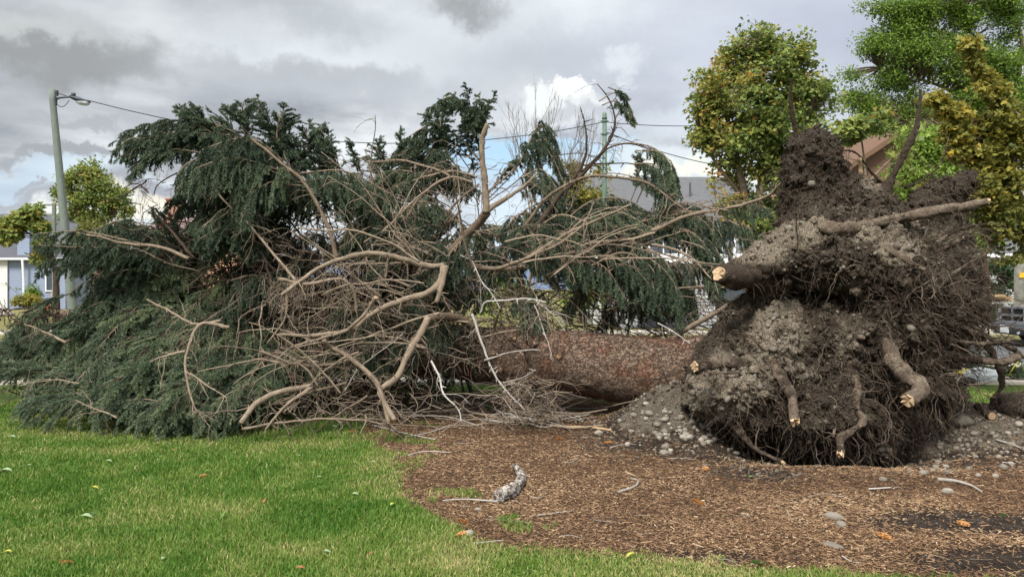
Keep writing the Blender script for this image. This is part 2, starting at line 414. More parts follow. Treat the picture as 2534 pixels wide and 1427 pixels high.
xs = axis(-7, 7, .04, 900); ys = axis(3.6, 11.5, .04, 1600)
gx, gy = np.meshgrid(xs, ys); gz = ghz(gx, gy)
b = MB(); ny, nx = gx.shape
idx = np.arange(nx*ny).reshape(ny, nx)
b.add(np.stack([gx, gy, gz], -1), None, np.stack([idx[:-1, :-1], idx[:-1, 1:], idx[1:, 1:], idx[1:, :-1]], -1).reshape(-1, 4))
def ground_fn(t, co, a):
    bed = t.node('ShaderNodeAttribute', attribute_name='bed').outputs['Fac']
    soil = t.node('ShaderNodeAttribute', attribute_name='soil').outputs['Fac']
    grav = t.node('ShaderNodeAttribute', attribute_name='gravel').outputs['Fac']
    n = t.noise(co, 1.1, 5, .6); nf = t.noise(co, 90, 4, .7); nm = t.noise(co, 8, 5, .65)
    lawn = t.mix(t.maprange(n, .38, .62), (.055, .105, .020), (.12, .155, .035))
    lawn = t.mix(t.maprange(nm, .45, .7, 0, .6), lawn, (.13, .13, .045))
    lawn = t.mix(t.maprange(nf, .3, .7, 0, .5), lawn, (.03, .04, .012))
    st = t.vmath('MULTIPLY', co, (1, 1.7, 1)); nb = t.noise(st, 55, 5, .75, 1.2)
    mul = t.ramp(nb, [(.3, (.025, .015, .010)), (.46, (.075, .044, .027)), (.58, (.16, .097, .058)), (.72, (.31, .21, .125))])
    mul = t.mix(t.maprange(nm, .5, .72, 0, .55), mul, (.05, .030, .022))
    dk = t.ramp(t.math('ADD', t.math('MULTIPLY', nf, .5), t.math('MULTIPLY', nm, .5)), [(.35, (.016, .011, .009)), (.5, (.048, .035, .027)), (.65, (.13, .10, .08))])
    gy_ = t.ramp(t.math('ADD', t.math('MULTIPLY', nf, .6), t.math('MULTIPLY', nm, .4)), [(.32, (.045, .035, .026)), (.5, (.12, .098, .074)), (.66, (.25, .21, .165))])
    vo = t.node('ShaderNodeTexVoronoi'); t.put(vo.inputs['Vector'], co); vo.inputs['Scale'].default_value = 42
    gy_ = t.mix(t.maprange(vo.outputs['Distance'], .4, .2, 0, .5), gy_, (.27, .245, .21))
    s = t.mix(t.maprange(t.math('ADD', grav, t.math('MULTIPLY', t.math('SUBTRACT', nm, .5), 1.0)), .3, .6), dk, gy_)
    c = t.mix(t.maprange(t.math('ADD', soil, t.math('MULTIPLY', t.math('SUBTRACT', nm, .5), .7)), .35, .6), mul, s)
    dry = t.math('MULTIPLY', t.maprange(t.node('ShaderNodeSeparateXYZ', ins={0: co}).outputs[1], 23, 25), .8)
    lawn = t.mix(dry, lawn, t.mix(n, (.17, .16, .06), (.28, .23, .11)))
    return t.mix(bed, lawn, c), t.math('ADD', t.math('ADD', nf, nb), nm)
M['ground'] = mat('ground_cover', ground_fn, .95, .1, (.9, .03))
go = structure(b.build('ground', M['ground'], smooth=True), 'park ground of lawn with a brown mulch bed and bare soil')
for nm, val in (('bed', sm(bedmask(gx, gy), -.05, .06)), ('soil', soilmask(gx, gy)), ('gravel', gravelmask(gx, gy))):
    a = go.data.attributes.new(nm, 'FLOAT', 'POINT'); a.data.foreach_set('value', val.ravel().astype(np.float32))

def strip(name, pts, z, m, label, kind='structure', th=.02):
    b = MB(); n = len(pts); v = [(x, y, z) for x, y in pts]+[(x, y, z-th) for x, y in pts]
    b.add(v, None, [[0, 1, 2, 3], [7, 6, 5, 4]]+[[i, (i+1) % 4, 4+(i+1) % 4, 4+i][::-1] for i in range(4)])
    return structure(b.build(name, m), label)
M['asphalt'] = mat('asphalt', lambda t, co, a: (t.mix(t.noise(co, 60, 4, .7), (.07, .07, .072), t.mix(t.noise(co, .5, 4), (.12, .12, .125), (.17, .165, .16))), t.noise(co, 120, 3)), .9, .2, (.3, .01))
M['concrete'] = mat('concrete', lambda t, co, a: (t.mix(t.noise(co, 5, 6, .7), (.34, .30, .24), (.52, .47, .39)), t.noise(co, 60, 3)), .9, .2, (.2, .01))
strip('street', [(-120, 15.2), (120, 15.2), (120, 21.6), (-120, 21.6)], .035, M['asphalt'], 'grey asphalt street running behind the fallen tree', th=.1)
strip('kerb', [(-120, 21.6), (120, 21.6), (120, 21.85), (-120, 21.85)], .15, M['concrete'], 'pale concrete kerb on the far side of the street', th=.2)
strip('near_kerb', [(-120, 14.95), (120, 14.95), (120, 15.2), (-120, 15.2)], .12, M['concrete'], 'pale concrete kerb on the near side of the street', th=.2)
strip('far_pavement', [(-120, 26.5), (120, 26.5), (120, 28.6), (-120, 28.6)], .06, M['concrete'], 'pale concrete pavement between dry grass verges', th=.1)
strip('near_pavement', [(-120, 12.75), (120, 12.75), (120, 13.5), (-120, 13.5)], .05, M['concrete'], 'grey pavement strip behind the lawn near the street', th=.1)
strip('driveway', [(9, 28.6), (30, 28.6), (30, 40), (9, 40)], .05, M['concrete'], 'pale driveway running up to the garage', th=.1)
# distant hills
b = MB()
ang = np.linspace(-1.0, 1.0, 120); R0 = 1300
top = 26+34*np.clip(fbm2(ang*6, ang*0, 1, 4, 3)+.25, 0, 1)*1.6
for k, (dr, hh) in enumerate(((0, 0), (140, 1), (420, 0))):
    b.v.append(np.stack([np.sin(ang)*(R0+dr), np.cos(ang)*(R0+dr), top*hh-1], -1).astype(np.float32)); b.a.append(np.full(120, .5, np.float32))
qq = [[k*120+i, k*120+i+1, (k+1)*120+i+1, (k+1)*120+i] for k in range(2) for i in range(119)]
b.q.append(np.array(qq, np.int32)); b.mq.append(np.zeros(len(qq), np.int32)); b.n = 360
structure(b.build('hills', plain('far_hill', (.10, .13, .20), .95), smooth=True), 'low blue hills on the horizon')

# ---------------------------------------------------------------- lawn blades
rng = np.random.default_rng(11)
def blades(N, x0, x1, y0, y1, hmul=1.0, cond=None):
    u = rng.random(N); y = 1/(1/y0+(1/y1-1/y0)*u); x = x0+(x1-x0)*rng.random(N)
    vis = np.abs(x) < y*.70+.5; x, y = x[vis], y[vis]
    m = -bedmask(x, y); keep = (m > .04*rng.normal(size=len(x))) if cond is None else cond(x, y)
    return x[keep], y[keep]
def add_blades(b, x, y, hmul=1.0, wmul=1.0):
    n = len(x); z = ghz(x, y)
    big = fbm2(x, y, .9, 3, 101); med = fbm2(x, y, 3.2, 3, 111)
    h = (.030+.018*rng.random(n))*(1+.45*np.clip(big, -1, 1))*hmul
    wd = (.0022+.0012*rng.random(n))*(.6+y*.12)*wmul
    a = rng.random(n)*6.283; la = rng.random(n)*6.283; lean = rng.random(n)*.9*h
    p = np.stack([x, y, z-.004], -1); s = np.stack([np.cos(a), np.sin(a), 0*a], -1)*wd[:, None]
    l = np.stack([np.cos(la)*lean, np.sin(la)*lean, 0*la], -1)
    mid = p+l*.35+np.stack([0*h, 0*h, h*.55], -1); tip = p+l+np.stack([0*h, 0*h, h*np.sqrt(np.clip(1-(lean/h)**2*.5, .3, 1))], -1)
    V = np.stack([p-s, p+s, mid-s*.8, mid+s*.8, tip], 1)
    base = np.arange(n)*5
    tint = np.clip(.40-.34*big-.36*med+rng.normal(0, .17, n)+(.45*(rng.random(n) < .07)), 0, 1)
    yel = bump2(x, y, -2.1, 5.4, .5, .4, .12)+bump2(x, y, .3, 5.6, .3, .3, -.2)+bump2(x, y, -.2, 6.9, .7, .3, -.22)+bump2(x, y, -.66, 5.9, .20, .10, .75)+bump2(x, y, -.75, 4.6, .5, .35, .28)+bump2(x, y, -1.6, 4.7, 1.0, .5, .12)
    tint = np.clip(tint+yel, 0, 1)
    b.add(V.reshape(-1, 3), np.stack([base+2, base+3, base+4], -1), np.stack([base, base+1, base+3, base+2], -1), np.repeat(tint, 5))
M['grass'] = leafmat('grass_blade', [(0, (.055, .145, .016)), (.3, (.115, .22, .032)), (.6, (.225, .30, .065)), (.85, (.38, .37, .15)), (1, (.56, .45, .22))], .35, .5)
b = MB()
x, y = blades(520000, -7.0, 7.5, 4.0, 12.5); add_blades(b, x, y)
def sparse(x, y):
    m = bedmask(x, y); f = fbm2(x, y, 3.5, 3, 201)
    return ((m > 0) & (m < .55) & (x < 1.6) & (f > .22) & (rng.random(len(x)) < .55)) | ((y > 8.8) & (x < 1.8) & (x > -1.5) & (m > 0) & (f > .3) & (rng.random(len(x)) < .3))
x, y = blades(160000, -2.0, 3.0, 4.0, 11, cond=sparse); add_blades(b, x, y, 1.1)
gr = b.build('lawn_grass', M['grass']); structure(gr, 'short green lawn with yellowed patches in front of the fallen tree', 'stuff', 'grass')

# ---------------------------------------------------------------- wood chip mulch
b = MB(); N = 150000
u = rng.random(N); y = 1/(1/4.1+(1/11.0-1/4.1)*u); x = -2+8.5*rng.random(N)
m = bedmask(x, y); sl = soilmask(x, y)
k = (m > .06*rng.normal(size=N)-.02) & (rng.random(N) > sl*.93) & (np.abs(x) < y*.7+.3); x, y = x[k], y[k]; n = len(x)
big = rng.random(n) < .06
L = np.where(big, .018+.030*rng.random(n), .005+.013*rng.random(n)**1.5); W = np.where(big, .0018+.0016*rng.random(n), .0020+.0030*rng.random(n)); H = .0015+.0025*rng.random(n)
a = rng.normal(0, 1.1, n); pit = rng.normal(0, .28, n)
d = np.stack([np.cos(a)*np.cos(pit), np.sin(a)*np.cos(pit), np.sin(pit)], -1); s = np.stack([-np.sin(a), np.cos(a), rng.normal(0, .25, n)], -1); up_ = norm(np.cross(d, s))
c = np.stack([x, y, ghz(x, y)+.003+.010*rng.random(n)], -1)
V = []
for e, wf in ((-1, .6), (1, .35)):
    for (ws, hs) in ((-1, -.3), (1, -.3), (.15, 1)):
        V.append(c+e*d*L[:, None]+ws*wf*s*W[:, None]+hs*up_*H[:, None])
V = np.stack(V, 1); bs = (np.arange(n)*6)[:, None]
t_ = np.concatenate([bs+[0, 2, 1], bs+[3, 4, 5]]); q_ = np.concatenate([bs+[0, 1, 4, 3], bs+[1, 2, 5, 4], bs+[2, 0, 3, 5]])
patchy = fbm2(x, y, 1.6, 4, 301)
tint = np.clip(.40+.24*patchy+rng.normal(0, .15, n)+.3*(rng.random(n) < .06), 0, 1)
b.add(V.reshape(-1, 3), t_, q_, np.repeat(tint, 6))
M['chip'] = mat('bark_chip', lambda t, co, a: t.ramp(a, [(0, (.035, .022, .015)), (.3, (.13, .075, .043)), (.55, (.25, .155, .088)), (.8, (.43, .30, .18)), (1, (.58, .46, .31))]), .9, .1)
structure(b.build('wood_chip_mulch', M['chip']), 'brown shredded bark mulch covering the bed in the foreground', 'stuff', 'mulch')
# ================================================================ the uprooted spruce
spruce = thing('uprooted_spruce', 'huge uprooted spruce lying on its side with its torn root plate facing us', 'fallen tree', (2.2, 8.8, 0))
trk = np.array([(3.2, 8.55, .70), (2.55, 8.7, .64), (2.03, 8.9, .60), (1.0, 9.35, .66), (-.09, 9.8, .74), (-2.2, 10.7, .80), (-4.3, 11.6, .9), (-6.3, 12.4, 1.05), (-8.0, 13.2, 1.2)])
tr_r = np.array([.56, .44, .395, .36, .33, .26, .19, .12, .05])
tp = cr(trk, 14); tri_ = np.interp(np.linspace(0, 1, len(tp)), np.linspace(0, 1, len(tr_r)), tr_r)
tri_ = tri_*.93; tp2, TL = resample(tp, 260); tr2 = np.interp(np.linspace(0, 1, 260), np.linspace(0, 1, len(tri_)), tri_)
b = MB(); b.tubes(tp2, tr2, 72, .4)
V = b.v[0][:260*72].reshape(260, 72, 3); rad = V-tp2[:, None, :]
k = .09*fbm(V, 2.2, 3, 5)+.055*fbm(V*np.array([1, 1, 1.5]), 11, 4, 6, ridge=True)+.02*fbm(V, 40, 2, 8)
b.v[0][:260*72] = (tp2[:, None, :]+rad*(1+k[..., None])).reshape(-1, 3)
trunk = b.build('trunk', M['trunk'], spruce, smooth=True)
rng = np.random.default_rng(5)
for (px, py) in [(1342, 852), (1296, 842), (1268, 905), (1345, 925), (1330, 942), (1250, 870), (1200, 850), (1392, 958), (1160, 905), (1410, 880)]:
    i = np.argmin([abs(CX+p[0]/p[1]*F-px) for p in tp2]); p0 = tp2[i]; d_ = p0[1]
    tgt = P(px, py, d_); off = tgt-p0; ax = norm(tp2[i+1]-tp2[i]); off -= ax*off.dot(ax)
    zc = np.clip(off[2]/tr2[i], -.95, .95); nrm = norm(np.array([0, -math.sqrt(1-zc*zc), zc])-ax*np.dot(np.array([0, -math.sqrt(1-zc*zc), zc]), ax))
    c0 = p0+nrm*tr2[i]*.93; b = MB(); r = .022+.014*rng.random()
    b.tubes(np.stack([c0, c0+nrm*.035, c0+nrm*.075+rng.normal(0, .006, 3)]), [r*1.5, r*1.15, r], 9, .4)
    st = b.build('cut_stub', M['trunk'], trunk, smooth=False)
    b = MB(); b.tubes(np.stack([c0+nrm*.06, c0+nrm*.079]), [r*.95, r*.9], 9, .5); 
    # stub and its cut face joined as one sub-part
    st.data.materials.append(M['fresh_wood'])
    v0 = b.v[0]; import bmesh
    bm = bmesh.new(); bm.from_mesh(st.data); vs = [bm.verts.new(q) for q in v0]
    for q in b.q[0]:
        f = bm.faces.new([vs[i_] for i_ in q]); f.material_index = 1
    for q in b.t[0]:
        f = bm.faces.new([vs[i_] for i_ in q]); f.material_index = 1
    bm.to_mesh(st.data); bm.free()

# ---------------------------------------------------------------- root plate
outline = [(1690, 1000), (1700, 950), (1712, 900), (1735, 860), (1760, 815), (1790, 775), (1830, 740), (1865, 722), (1850, 708), (1805, 702), (1795, 680), (1805, 655), (1835, 635), (1870, 605), (1905, 580), (1925, 560), (1932, 520), (1938, 480), (1930, 440), (1945, 410), (1955, 370), (1970, 345), (2000, 328), (2035, 322), (2052, 338), (2075, 354), (2086, 385), (2092, 415), (2120, 428), (2150, 434), (2170, 452), (2198, 472), (2213, 502), (2233, 516), (2262, 494), (2290, 468), (2325, 446), (2360, 432), (2416, 424), (2406, 462), (2394, 500), (2388, 545), (2390, 590), (2405, 615), (2420, 645), (2428, 700), (2434, 745), (2425, 790), (2405, 830), (2388, 870), (2360, 905), (2345, 935), (2378, 955), (2390, 985), (2355, 1008), (2318, 1020), (2300, 1060), (2250, 1110), (2180, 1150), (2050, 1170), (1930, 1158), (1870, 1128), (1820, 1080), (1760, 1045)]
def gauss(x, y, l): return sum(h*np.exp(-((x-px)/rx)**2-((y-py)/ry)**2) for (px, py, rx, ry, h) in l)
def base_d(x, y): return 8.55+.38*sm(x, 2200, 2340)*(1-sm(y, 560, 700))+.12*(1-sm(y, 420, 620))-.40*sm(y, 820, 1060)
RELIEF = [(2010, 600, 170, 60, .25), (1870, 640, 70, 50, .22), (2010, 738, 120, 42, -.42), (2100, 770, 60, 30, -.15), (1930, 850, 80, 120, .22), (1800, 960, 80, 80, .22), (2180, 640, 110, 60, .22), (2120, 850, 90, 110, .25),
          (2280, 820, 60, 110, .22), (2240, 1005, 60, 55, -.38), (1895, 1105, 60, 40, -.40), (2050, 1050, 90, 90, .25), (1975, 1010, 30, 70, -.18), (2150, 950, 30, 80, -.16), (2330, 700, 50, 70, .15), (2130, 480, 60, 40, .12), (2300, 560, 90, 50, -.15), (2330, 980, 50, 30, .2), (1850, 760, 50, 30, -.15), (1995, 480, 40, 120, .10)]
def infl(x, y):
    dd = seg_d(x, y, outline+[outline[0]]); ins = inside(x, y, outline); dd = np.where(ins, dd, 0)
    t = np.clip(dd/(75+90*sm(y, 480, 760)), 0, 1); return np.sqrt(1-(1-t)**2), ins
def front_d(x, y):
    x = np.asarray(x, float); y = np.asarray(y, float); f, _ = infl(x, y); amp = .30+.50*sm(y, 470, 700)
    return base_d(x, y)-f*(amp+gauss(x, y, RELIEF))
st_ = 3.2
gxp, gyp = np.meshgrid(np.arange(1680, 2445, st_), np.arange(312, 1180, st_))
f_, ins = infl(gxp, gyp); cell = ins[:-1, :-1] & ins[1:, :-1] & ins[:-1, 1:] & ins[1:, 1:]
cnt = np.zeros(gxp.shape, int)
for (dy_, dx_) in ((0, 0), (0, 1), (1, 0), (1, 1)): cnt[dy_:dy_+cell.shape[0], dx_:dx_+cell.shape[1]] += cell
use = cnt > 0; border = use & (cnt < 4)
fi = -np.ones(gxp.shape, int); fi[use] = np.arange(use.sum()); bi = fi.copy(); bk = use & ~border; bi[bk] = use.sum()+np.arange(bk.sum())
dF = np.where(border, base_d(gxp, gyp), front_d(gxp, gyp)); dB = base_d(gxp, gyp)+f_*(.28+.35*sm(gyp, 470, 700))
def toV(d, m): return np.stack([(gxp[m]-CX)/F*d[m], d[m], CAMH+(CY-gyp[m])/F*d[m]], -1)
V = np.concatenate([toV(dF, use), toV(dB, bk)]); nv = len(V)
r_, c_ = np.where(cell); q4 = lambda I: np.stack([I[r_, c_], I[r_+1, c_], I[r_+1, c_+1], I[r_, c_+1]], -1)
qf = np.concatenate([q4(fi), q4(bi)[:, ::-1]]).astype(np.int32)
def vnormals(V, q):
    n = np.cross(V[q[:, 2]]-V[q[:, 0]], V[q[:, 3]]-V[q[:, 1]]); N = np.zeros_like(V)
    for k in range(4): np.add.at(N, q[:, k], n)
    return norm(N)
N_ = vnormals(V, qf)
big = fbm(V, 1.5, 3, 41); med = fbm(V, 4.5, 4, 42, ridge=True); fin = fbm(V, 15, 4, 43, .6); vf = fbm(V, 42, 3, 44)
edge_f = np.concatenate([f_[use], f_[bk]]); kf = .35+.65*edge_f
V2 = V+N_*((.10*big+.13*med)*kf+.060*fin+.020*vf)[:, None]
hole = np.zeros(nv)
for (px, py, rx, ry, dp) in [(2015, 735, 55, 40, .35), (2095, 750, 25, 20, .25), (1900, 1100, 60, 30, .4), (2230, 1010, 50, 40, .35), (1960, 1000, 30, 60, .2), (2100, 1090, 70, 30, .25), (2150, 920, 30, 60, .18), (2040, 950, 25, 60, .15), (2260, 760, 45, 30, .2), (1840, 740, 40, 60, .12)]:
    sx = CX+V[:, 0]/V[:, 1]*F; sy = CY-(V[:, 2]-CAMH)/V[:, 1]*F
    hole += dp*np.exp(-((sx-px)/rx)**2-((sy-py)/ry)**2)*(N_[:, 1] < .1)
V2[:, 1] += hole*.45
sx = CX+V[:, 0]/V[:, 1]*F; sy = CY-(V[:, 2]-CAMH)/V[:, 1]*F
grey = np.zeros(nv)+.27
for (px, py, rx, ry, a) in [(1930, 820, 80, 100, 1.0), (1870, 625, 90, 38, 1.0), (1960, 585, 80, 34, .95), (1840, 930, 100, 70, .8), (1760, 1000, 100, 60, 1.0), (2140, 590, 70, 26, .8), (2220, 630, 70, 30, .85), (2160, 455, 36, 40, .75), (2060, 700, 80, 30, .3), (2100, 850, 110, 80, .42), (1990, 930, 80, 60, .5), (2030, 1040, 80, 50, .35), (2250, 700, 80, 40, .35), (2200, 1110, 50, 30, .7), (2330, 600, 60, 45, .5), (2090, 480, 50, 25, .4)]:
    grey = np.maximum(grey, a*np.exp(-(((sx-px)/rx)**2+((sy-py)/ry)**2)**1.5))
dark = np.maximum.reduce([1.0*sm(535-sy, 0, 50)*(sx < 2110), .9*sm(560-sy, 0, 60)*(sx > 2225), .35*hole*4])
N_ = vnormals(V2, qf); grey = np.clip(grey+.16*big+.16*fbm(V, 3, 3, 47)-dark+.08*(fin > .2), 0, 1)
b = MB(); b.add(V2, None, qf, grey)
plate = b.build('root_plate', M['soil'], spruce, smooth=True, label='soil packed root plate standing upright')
V = V2
# pebbles stuck in the plate
def ico(sub, seed=0, jag=.16):
    bm = bmesh.new(); bmesh.ops.create_icosphere(bm, subdivisions=sub, radius=1)
    v = np.array([x.co[:] for x in bm.verts]); f = np.array([[x.index for x in q.verts] for q in bm.faces], np.int32); bm.free()
    return v*(1+jag*fbm(v, 1.3, 3, seed))[:, None], f
icos = [ico(1, s, .35) for s in range(6)]; icos2 = [ico(3, s+20, .30) for s in range(10)]
def rotm(rng, n):
    q = norm(rng.normal(size=(n, 4))); w_, x, y, z = q.T
    return np.stack([1-2*(y*y+z*z), 2*(x*y-z*w_), 2*(x*z+y*w_), 2*(x*y+z*w_), 1-2*(x*x+z*z), 2*(y*z-x*w_), 2*(x*z-y*w_), 2*(y*z+x*w_), 1-2*(x*x+y*y)], -1).reshape(n, 3, 3)
def scatter(b, rng, pos, size, tint, flat=.7):
    g = rng.integers(0, 6, len(pos))
    for k in range(6):
        i = np.where(g == k)[0]; v, f = icos[k]; n = len(i)
        if not n: continue
        sc = size[i][:, None]*np.stack([np.ones(n), .65+.3*rng.random(n), flat*(.7+.4*rng.random(n))], -1)
        VV = (v[None]*sc[:, None, :])@rotm(rng, n).transpose(0, 2, 1)+pos[i][:, None, :]
        b.add(VV, (f[None]+(np.arange(n)*len(v))[:, None, None]).reshape(-1, 3), None, np.repeat(tint[i], len(v)))
rng = np.random.default_rng(21)
front = N_[:, 1] < .35
w_ = (np.clip(grey, 0, 1)**3+.02)*front; i = rng.choice(nv, 1500, p=w_/w_.sum())
sz = .005+.026*rng.random(1500)**3; sz[:50] = .028+.028*rng.random(50)
b = MB(); scatter(b, rng, V[i]+N_[i]*sz[:, None]*.2, sz, np.clip(.0+.55*rng.random(1500)**2, 0, 1))
o = b.build('embedded_stones', M['stone'], plate, smooth=True); o['kind'] = 'stuff'

# soil crumbs clinging to the plate
wf = front*(1.1-grey); i = rng.choice(nv, 9000, p=wf/wf.sum()); sz = .005+.024*rng.random(9000)**2.5; sz[:420] = .025+.045*rng.random(420)
b = MB(); scatter(b, rng, V[i]+N_[i]*sz[:, None]*.3, sz, np.clip(grey[i]+rng.normal(0, .1, 9000), 0, 1), .8)
o = b.build('soil_clods', M['soil'], plate, smooth=False); o['kind'] = 'stuff'

def hair(b, rng, idx, L, r, grav, outw, n=6, jit=.28, sides=3, tint=None, sec=True):
    p = V[idx]; nr = N_[idx]; m = len(idx)
    d = nr*outw+rng.normal(0, .45, (m, 3)); d[:, 2] -= .2
    g = grow(rng, p-nr*.02, d, L, n, grav, jit)
    tt = np.clip(rng.normal(.45, .25, m), 0, 1) if tint is None else tint
    b.tubes(g, r[:, None]*np.linspace(1, .35, n+1)[None], sides, tt, cap=False)
    if sec:
        k = 2; s = np.repeat(np.arange(m), k); q, tg = at(g, rng.uniform(.2, .8, (m, k))); q = q.reshape(-1, 3); tg = tg.reshape(-1, 3)
        g2 = grow(rng, q, tg+rng.normal(0, .6, q.shape), np.repeat(L, k)*.5, 4, float(np.mean(grav)), jit)
        b.tubes(g2, np.repeat(r, k)[:, None]*.55*np.linspace(1, .4, 5)[None], 3, np.repeat(tt, k), cap=False)
b = MB()
right = (sx > 2180)*2.2+1; low = (sy > 880)*1.6+1; top = (sy < 520)*1.6+1
w_ = front*right*low*top*(1.15-grey); i = rng.choice(nv, 1700, p=w_/w_.sum())
hair(b, rng, i, .08+.28*rng.random(1700)**1.8, .0016+.0034*rng.random(1700)**2, .16+.1*rng.random(1700), .8)
w_ = front*(sy > 900)*(sx > 1850)*1.; i = rng.choice(nv, 1000, p=w_/w_.sum())
hair(b, rng, i, .10+.18*rng.random(1000), .0014+.0014*rng.random(1000), .45, .5, sec=False)
bd = MB(); w_ = (N_[:, 1] < .5)*(sy < 560)*((sx < 2110)+(sx > 2225)*1.); i = rng.choice(nv, 1500, p=w_/w_.sum())
hair(bd, rng, i, .06+.20*rng.random(1500), .0014+.0018*rng.random(1500), .40, .5, sec=False)
o = bd.build('sod_fibres', M['dark_twig'], plate); o['kind'] = 'stuff'
edge_i = (np.abs(N_[:, 1]) < .5)*((sx > 2250)*1.2+(sy < 520)*.4+.25)*(sy > 560); i = rng.choice(nv, 1100, p=edge_i/edge_i.sum())
hair(b, rng, i, .10+.32*rng.random(1100)**2, .0018+.003*rng.random(1100)**2, .14, 1.2)
o = b.build('fine_roots', M['fine_root'], plate); o['kind'] = 'stuff'
# medium roots, one object each for the larger ones
b = MB(); w_ = front*right*(sy > 600); i = rng.choice(nv, 430, p=w_/w_.sum())
hair(b, rng, i, .25+.50*rng.random(430), .004+.009*rng.random(430)**1.6, .09, .9, n=12, jit=.34, sides=5)
o = b.build('thin_roots', M['root'], plate, smooth=True); o['kind'] = 'stuff'
def proot(pts, d0, d1, r0, r1, cut=False, label=None, mt='root', rough=.16, seed=0, rootlets=10, tint=.5, flare=.7):
    n = len(pts); sd_ = front_d([x for x, y in pts], [y for x, y in pts]); e0, e1 = sd_[0]+.05, min(d1, sd_[-1]-.20)
    off = 2.6 if flare < 0 else 1.15; dk = [min(e0+(e1-e0)*k/(n-1), sd_[k]-off*(r0 if k else 0)) if k else e0-(r0*1.5 if flare < 0 else 0) for k in range(n)]
    p = np.array([P(x, y, dk[k]) for k, (x, y) in enumerate(pts)])
    q, L = resample(cr(p, 8), max(24, int(n*18))); m = len(q); rr = np.linspace(r0, r1, m)*.86*(1+.14*np.sin(np.linspace(0, 9, m)+seed)+.16*fbm(q, 7, 3, seed))*(1+flare*np.exp(-np.linspace(0, 9, m))); q = q+(.35*(r0+r1)/2*fbm(np.stack([q[:, 0], q[:, 2], q[:, 1]], 1), 5, 3, seed+3))[:, None]*np.array([.7, -.3, .7])
    b = MB(); b.tubes(q, rr, 20, tint, cap=True, lump=rough*2.6, seed=seed, groove=.22)
    rg = np.random.default_rng(seed+900)
    if rootlets:
        k = rootlets; pp, tg = at(q[None], rg.random((1, k))); d = tg[0]*.3+rg.normal(0, .8, (k, 3)); d[:, 1] -= .2
        g = grow(rg, pp[0], d, .12+.25*rg.random(k), 6, .15, .25); b.tubes(g, (.002+.004*rg.random(k))[:, None]*np.linspace(1, .3, 7)[None], 4, tint, cap=False)
    o = b.build('root', M[mt], plate, smooth=True, label=label)
    if cut:
        ax = norm(q[-1]-q[-3]); b2 = MB()
        # torn pale end with a few splinters
        u = norm(np.cross(ax, [0, .3, 1])); v_ = np.cross(ax, u)
        c0 = q[-1]; nn = 14; an = np.arange(nn)*2*math.pi/nn
        ring = c0+(np.cos(an)[:, None]*u+np.sin(an)[:, None]*v_)*rr[-1]*(.72+.26*rg.random(nn))[:, None]
        b2.add(np.concatenate([ring-ax*.02, ring+ax*(.006+.040*rg.random(nn)**2)[:, None], [c0+ax*.006]]), [[2*nn, nn+i, nn+(i+1) % nn] for i in range(nn)], [[i, (i+1) % nn, nn+(i+1) % nn, nn+i] for i in range(nn)], .6)
        b2.build('torn_end', M['fresh_wood'], plate)
    return q, rr
proot([(2005, 552), (2060, 565), (2130, 562), (2200, 545), (2300, 525), (2380, 512), (2442, 498)], 7.42, 7.9, .080, .042, True, 'long root crossing the plate to the right', seed=1, rootlets=22, tint=.75, flare=-.35)
proot([(2080, 560), (2140, 590), (2210, 625), (2290, 668)], 7.5, 7.7, .06, .03, False, seed=2, tint=.65)
proot([(2185, 815), (2195, 850), (2212, 900), (2262, 945), (2275, 970), (2246, 992)], 7.25, 7.0, .070, .082, True, 'thick bent root ending in a torn pale end', seed=3, rootlets=5, tint=.7)
proot([(1895, 870), (1925, 920), (1955, 975), (1968, 1040)], 7.35, 6.95, .042, .052, True, 'root with a pale cut end pointing down', seed=4, rootlets=14, tint=.5)
proot([(2095, 880), (2115, 950), (2118, 1010), (2135, 1040), (2110, 1065), (2082, 1085), (2080, 1122)], 7.3, 6.85, .055, .035, True, seed=5, rootlets=14, tint=.45)
proot([(1870, 915), (1830, 903), (1780, 898), (1722, 906)], 7.7, 7.3, .062, .056, True, 'horizontal broken root at the left foot of the plate', seed=6, rootlets=12, tint=.45)
proot([(1900, 690), (1850, 688), (1782, 675)], 7.9, 7.5, .125, .095, True, 'thick sawn root stub', seed=7, rootlets=6, tint=.1)
proot([(2225, 700), (2270, 660), (2320, 622), (2380, 590)], 8.0, 8.0, .042, .022, True, seed=8, rootlets=14, tint=.2)
proot([(2185, 480), (2222, 410), (2262, 330), (2275, 270), (2278, 222)], 8.6, 8.6, .050, .018, False, 'dark soil crusted root sticking up beside the peak', seed=9, rootlets=16, tint=.1)
proot([(1972, 350), (1962, 290), (1956, 240), (1960, 195)], 8.55, 8.5, .030, .016, False, seed=10, rootlets=6, tint=.0)
proot([(2300, 875), (2360, 880), (2420, 890), (2480, 896), (2520, 884)], 8.1, 7.8, .045, .042, False, 'thick root reaching out to the right edge', seed=11, rootlets=18, tint=.5)
proot([(2280, 780), (2360, 805), (2430, 830), (2500, 860), (2534, 885)], 8.2, 7.9, .035, .02, seed=12, rootlets=20, tint=.3)
proot([(2300, 830), (2380, 845), (2440, 850), (2500, 842)], 8.0, 7.7, .028, .018, seed=13, rootlets=18, tint=.4)
proot([(2390, 800), (2440, 850), (2470, 905), (2478, 955), (2455, 985)], 8.15, 8.0, .055, .016, seed=14, rootlets=26, tint=.0, rough=.3)
proot([(2250, 690), (2330, 690), (2400, 650), (2440, 628)], 8.1, 8.0, .022, .01, seed=15, rootlets=16)
proot([(2310, 700), (2370, 715), (2410, 735), (2455, 742)], 8.2, 8.1, .022, .01, seed=16, rootlets=20, tint=.2)
proot([(2230, 630), (2310, 655), (2380, 640), (2450, 636)], 8.2, 8.1, .018, .008, seed=17, rootlets=16)
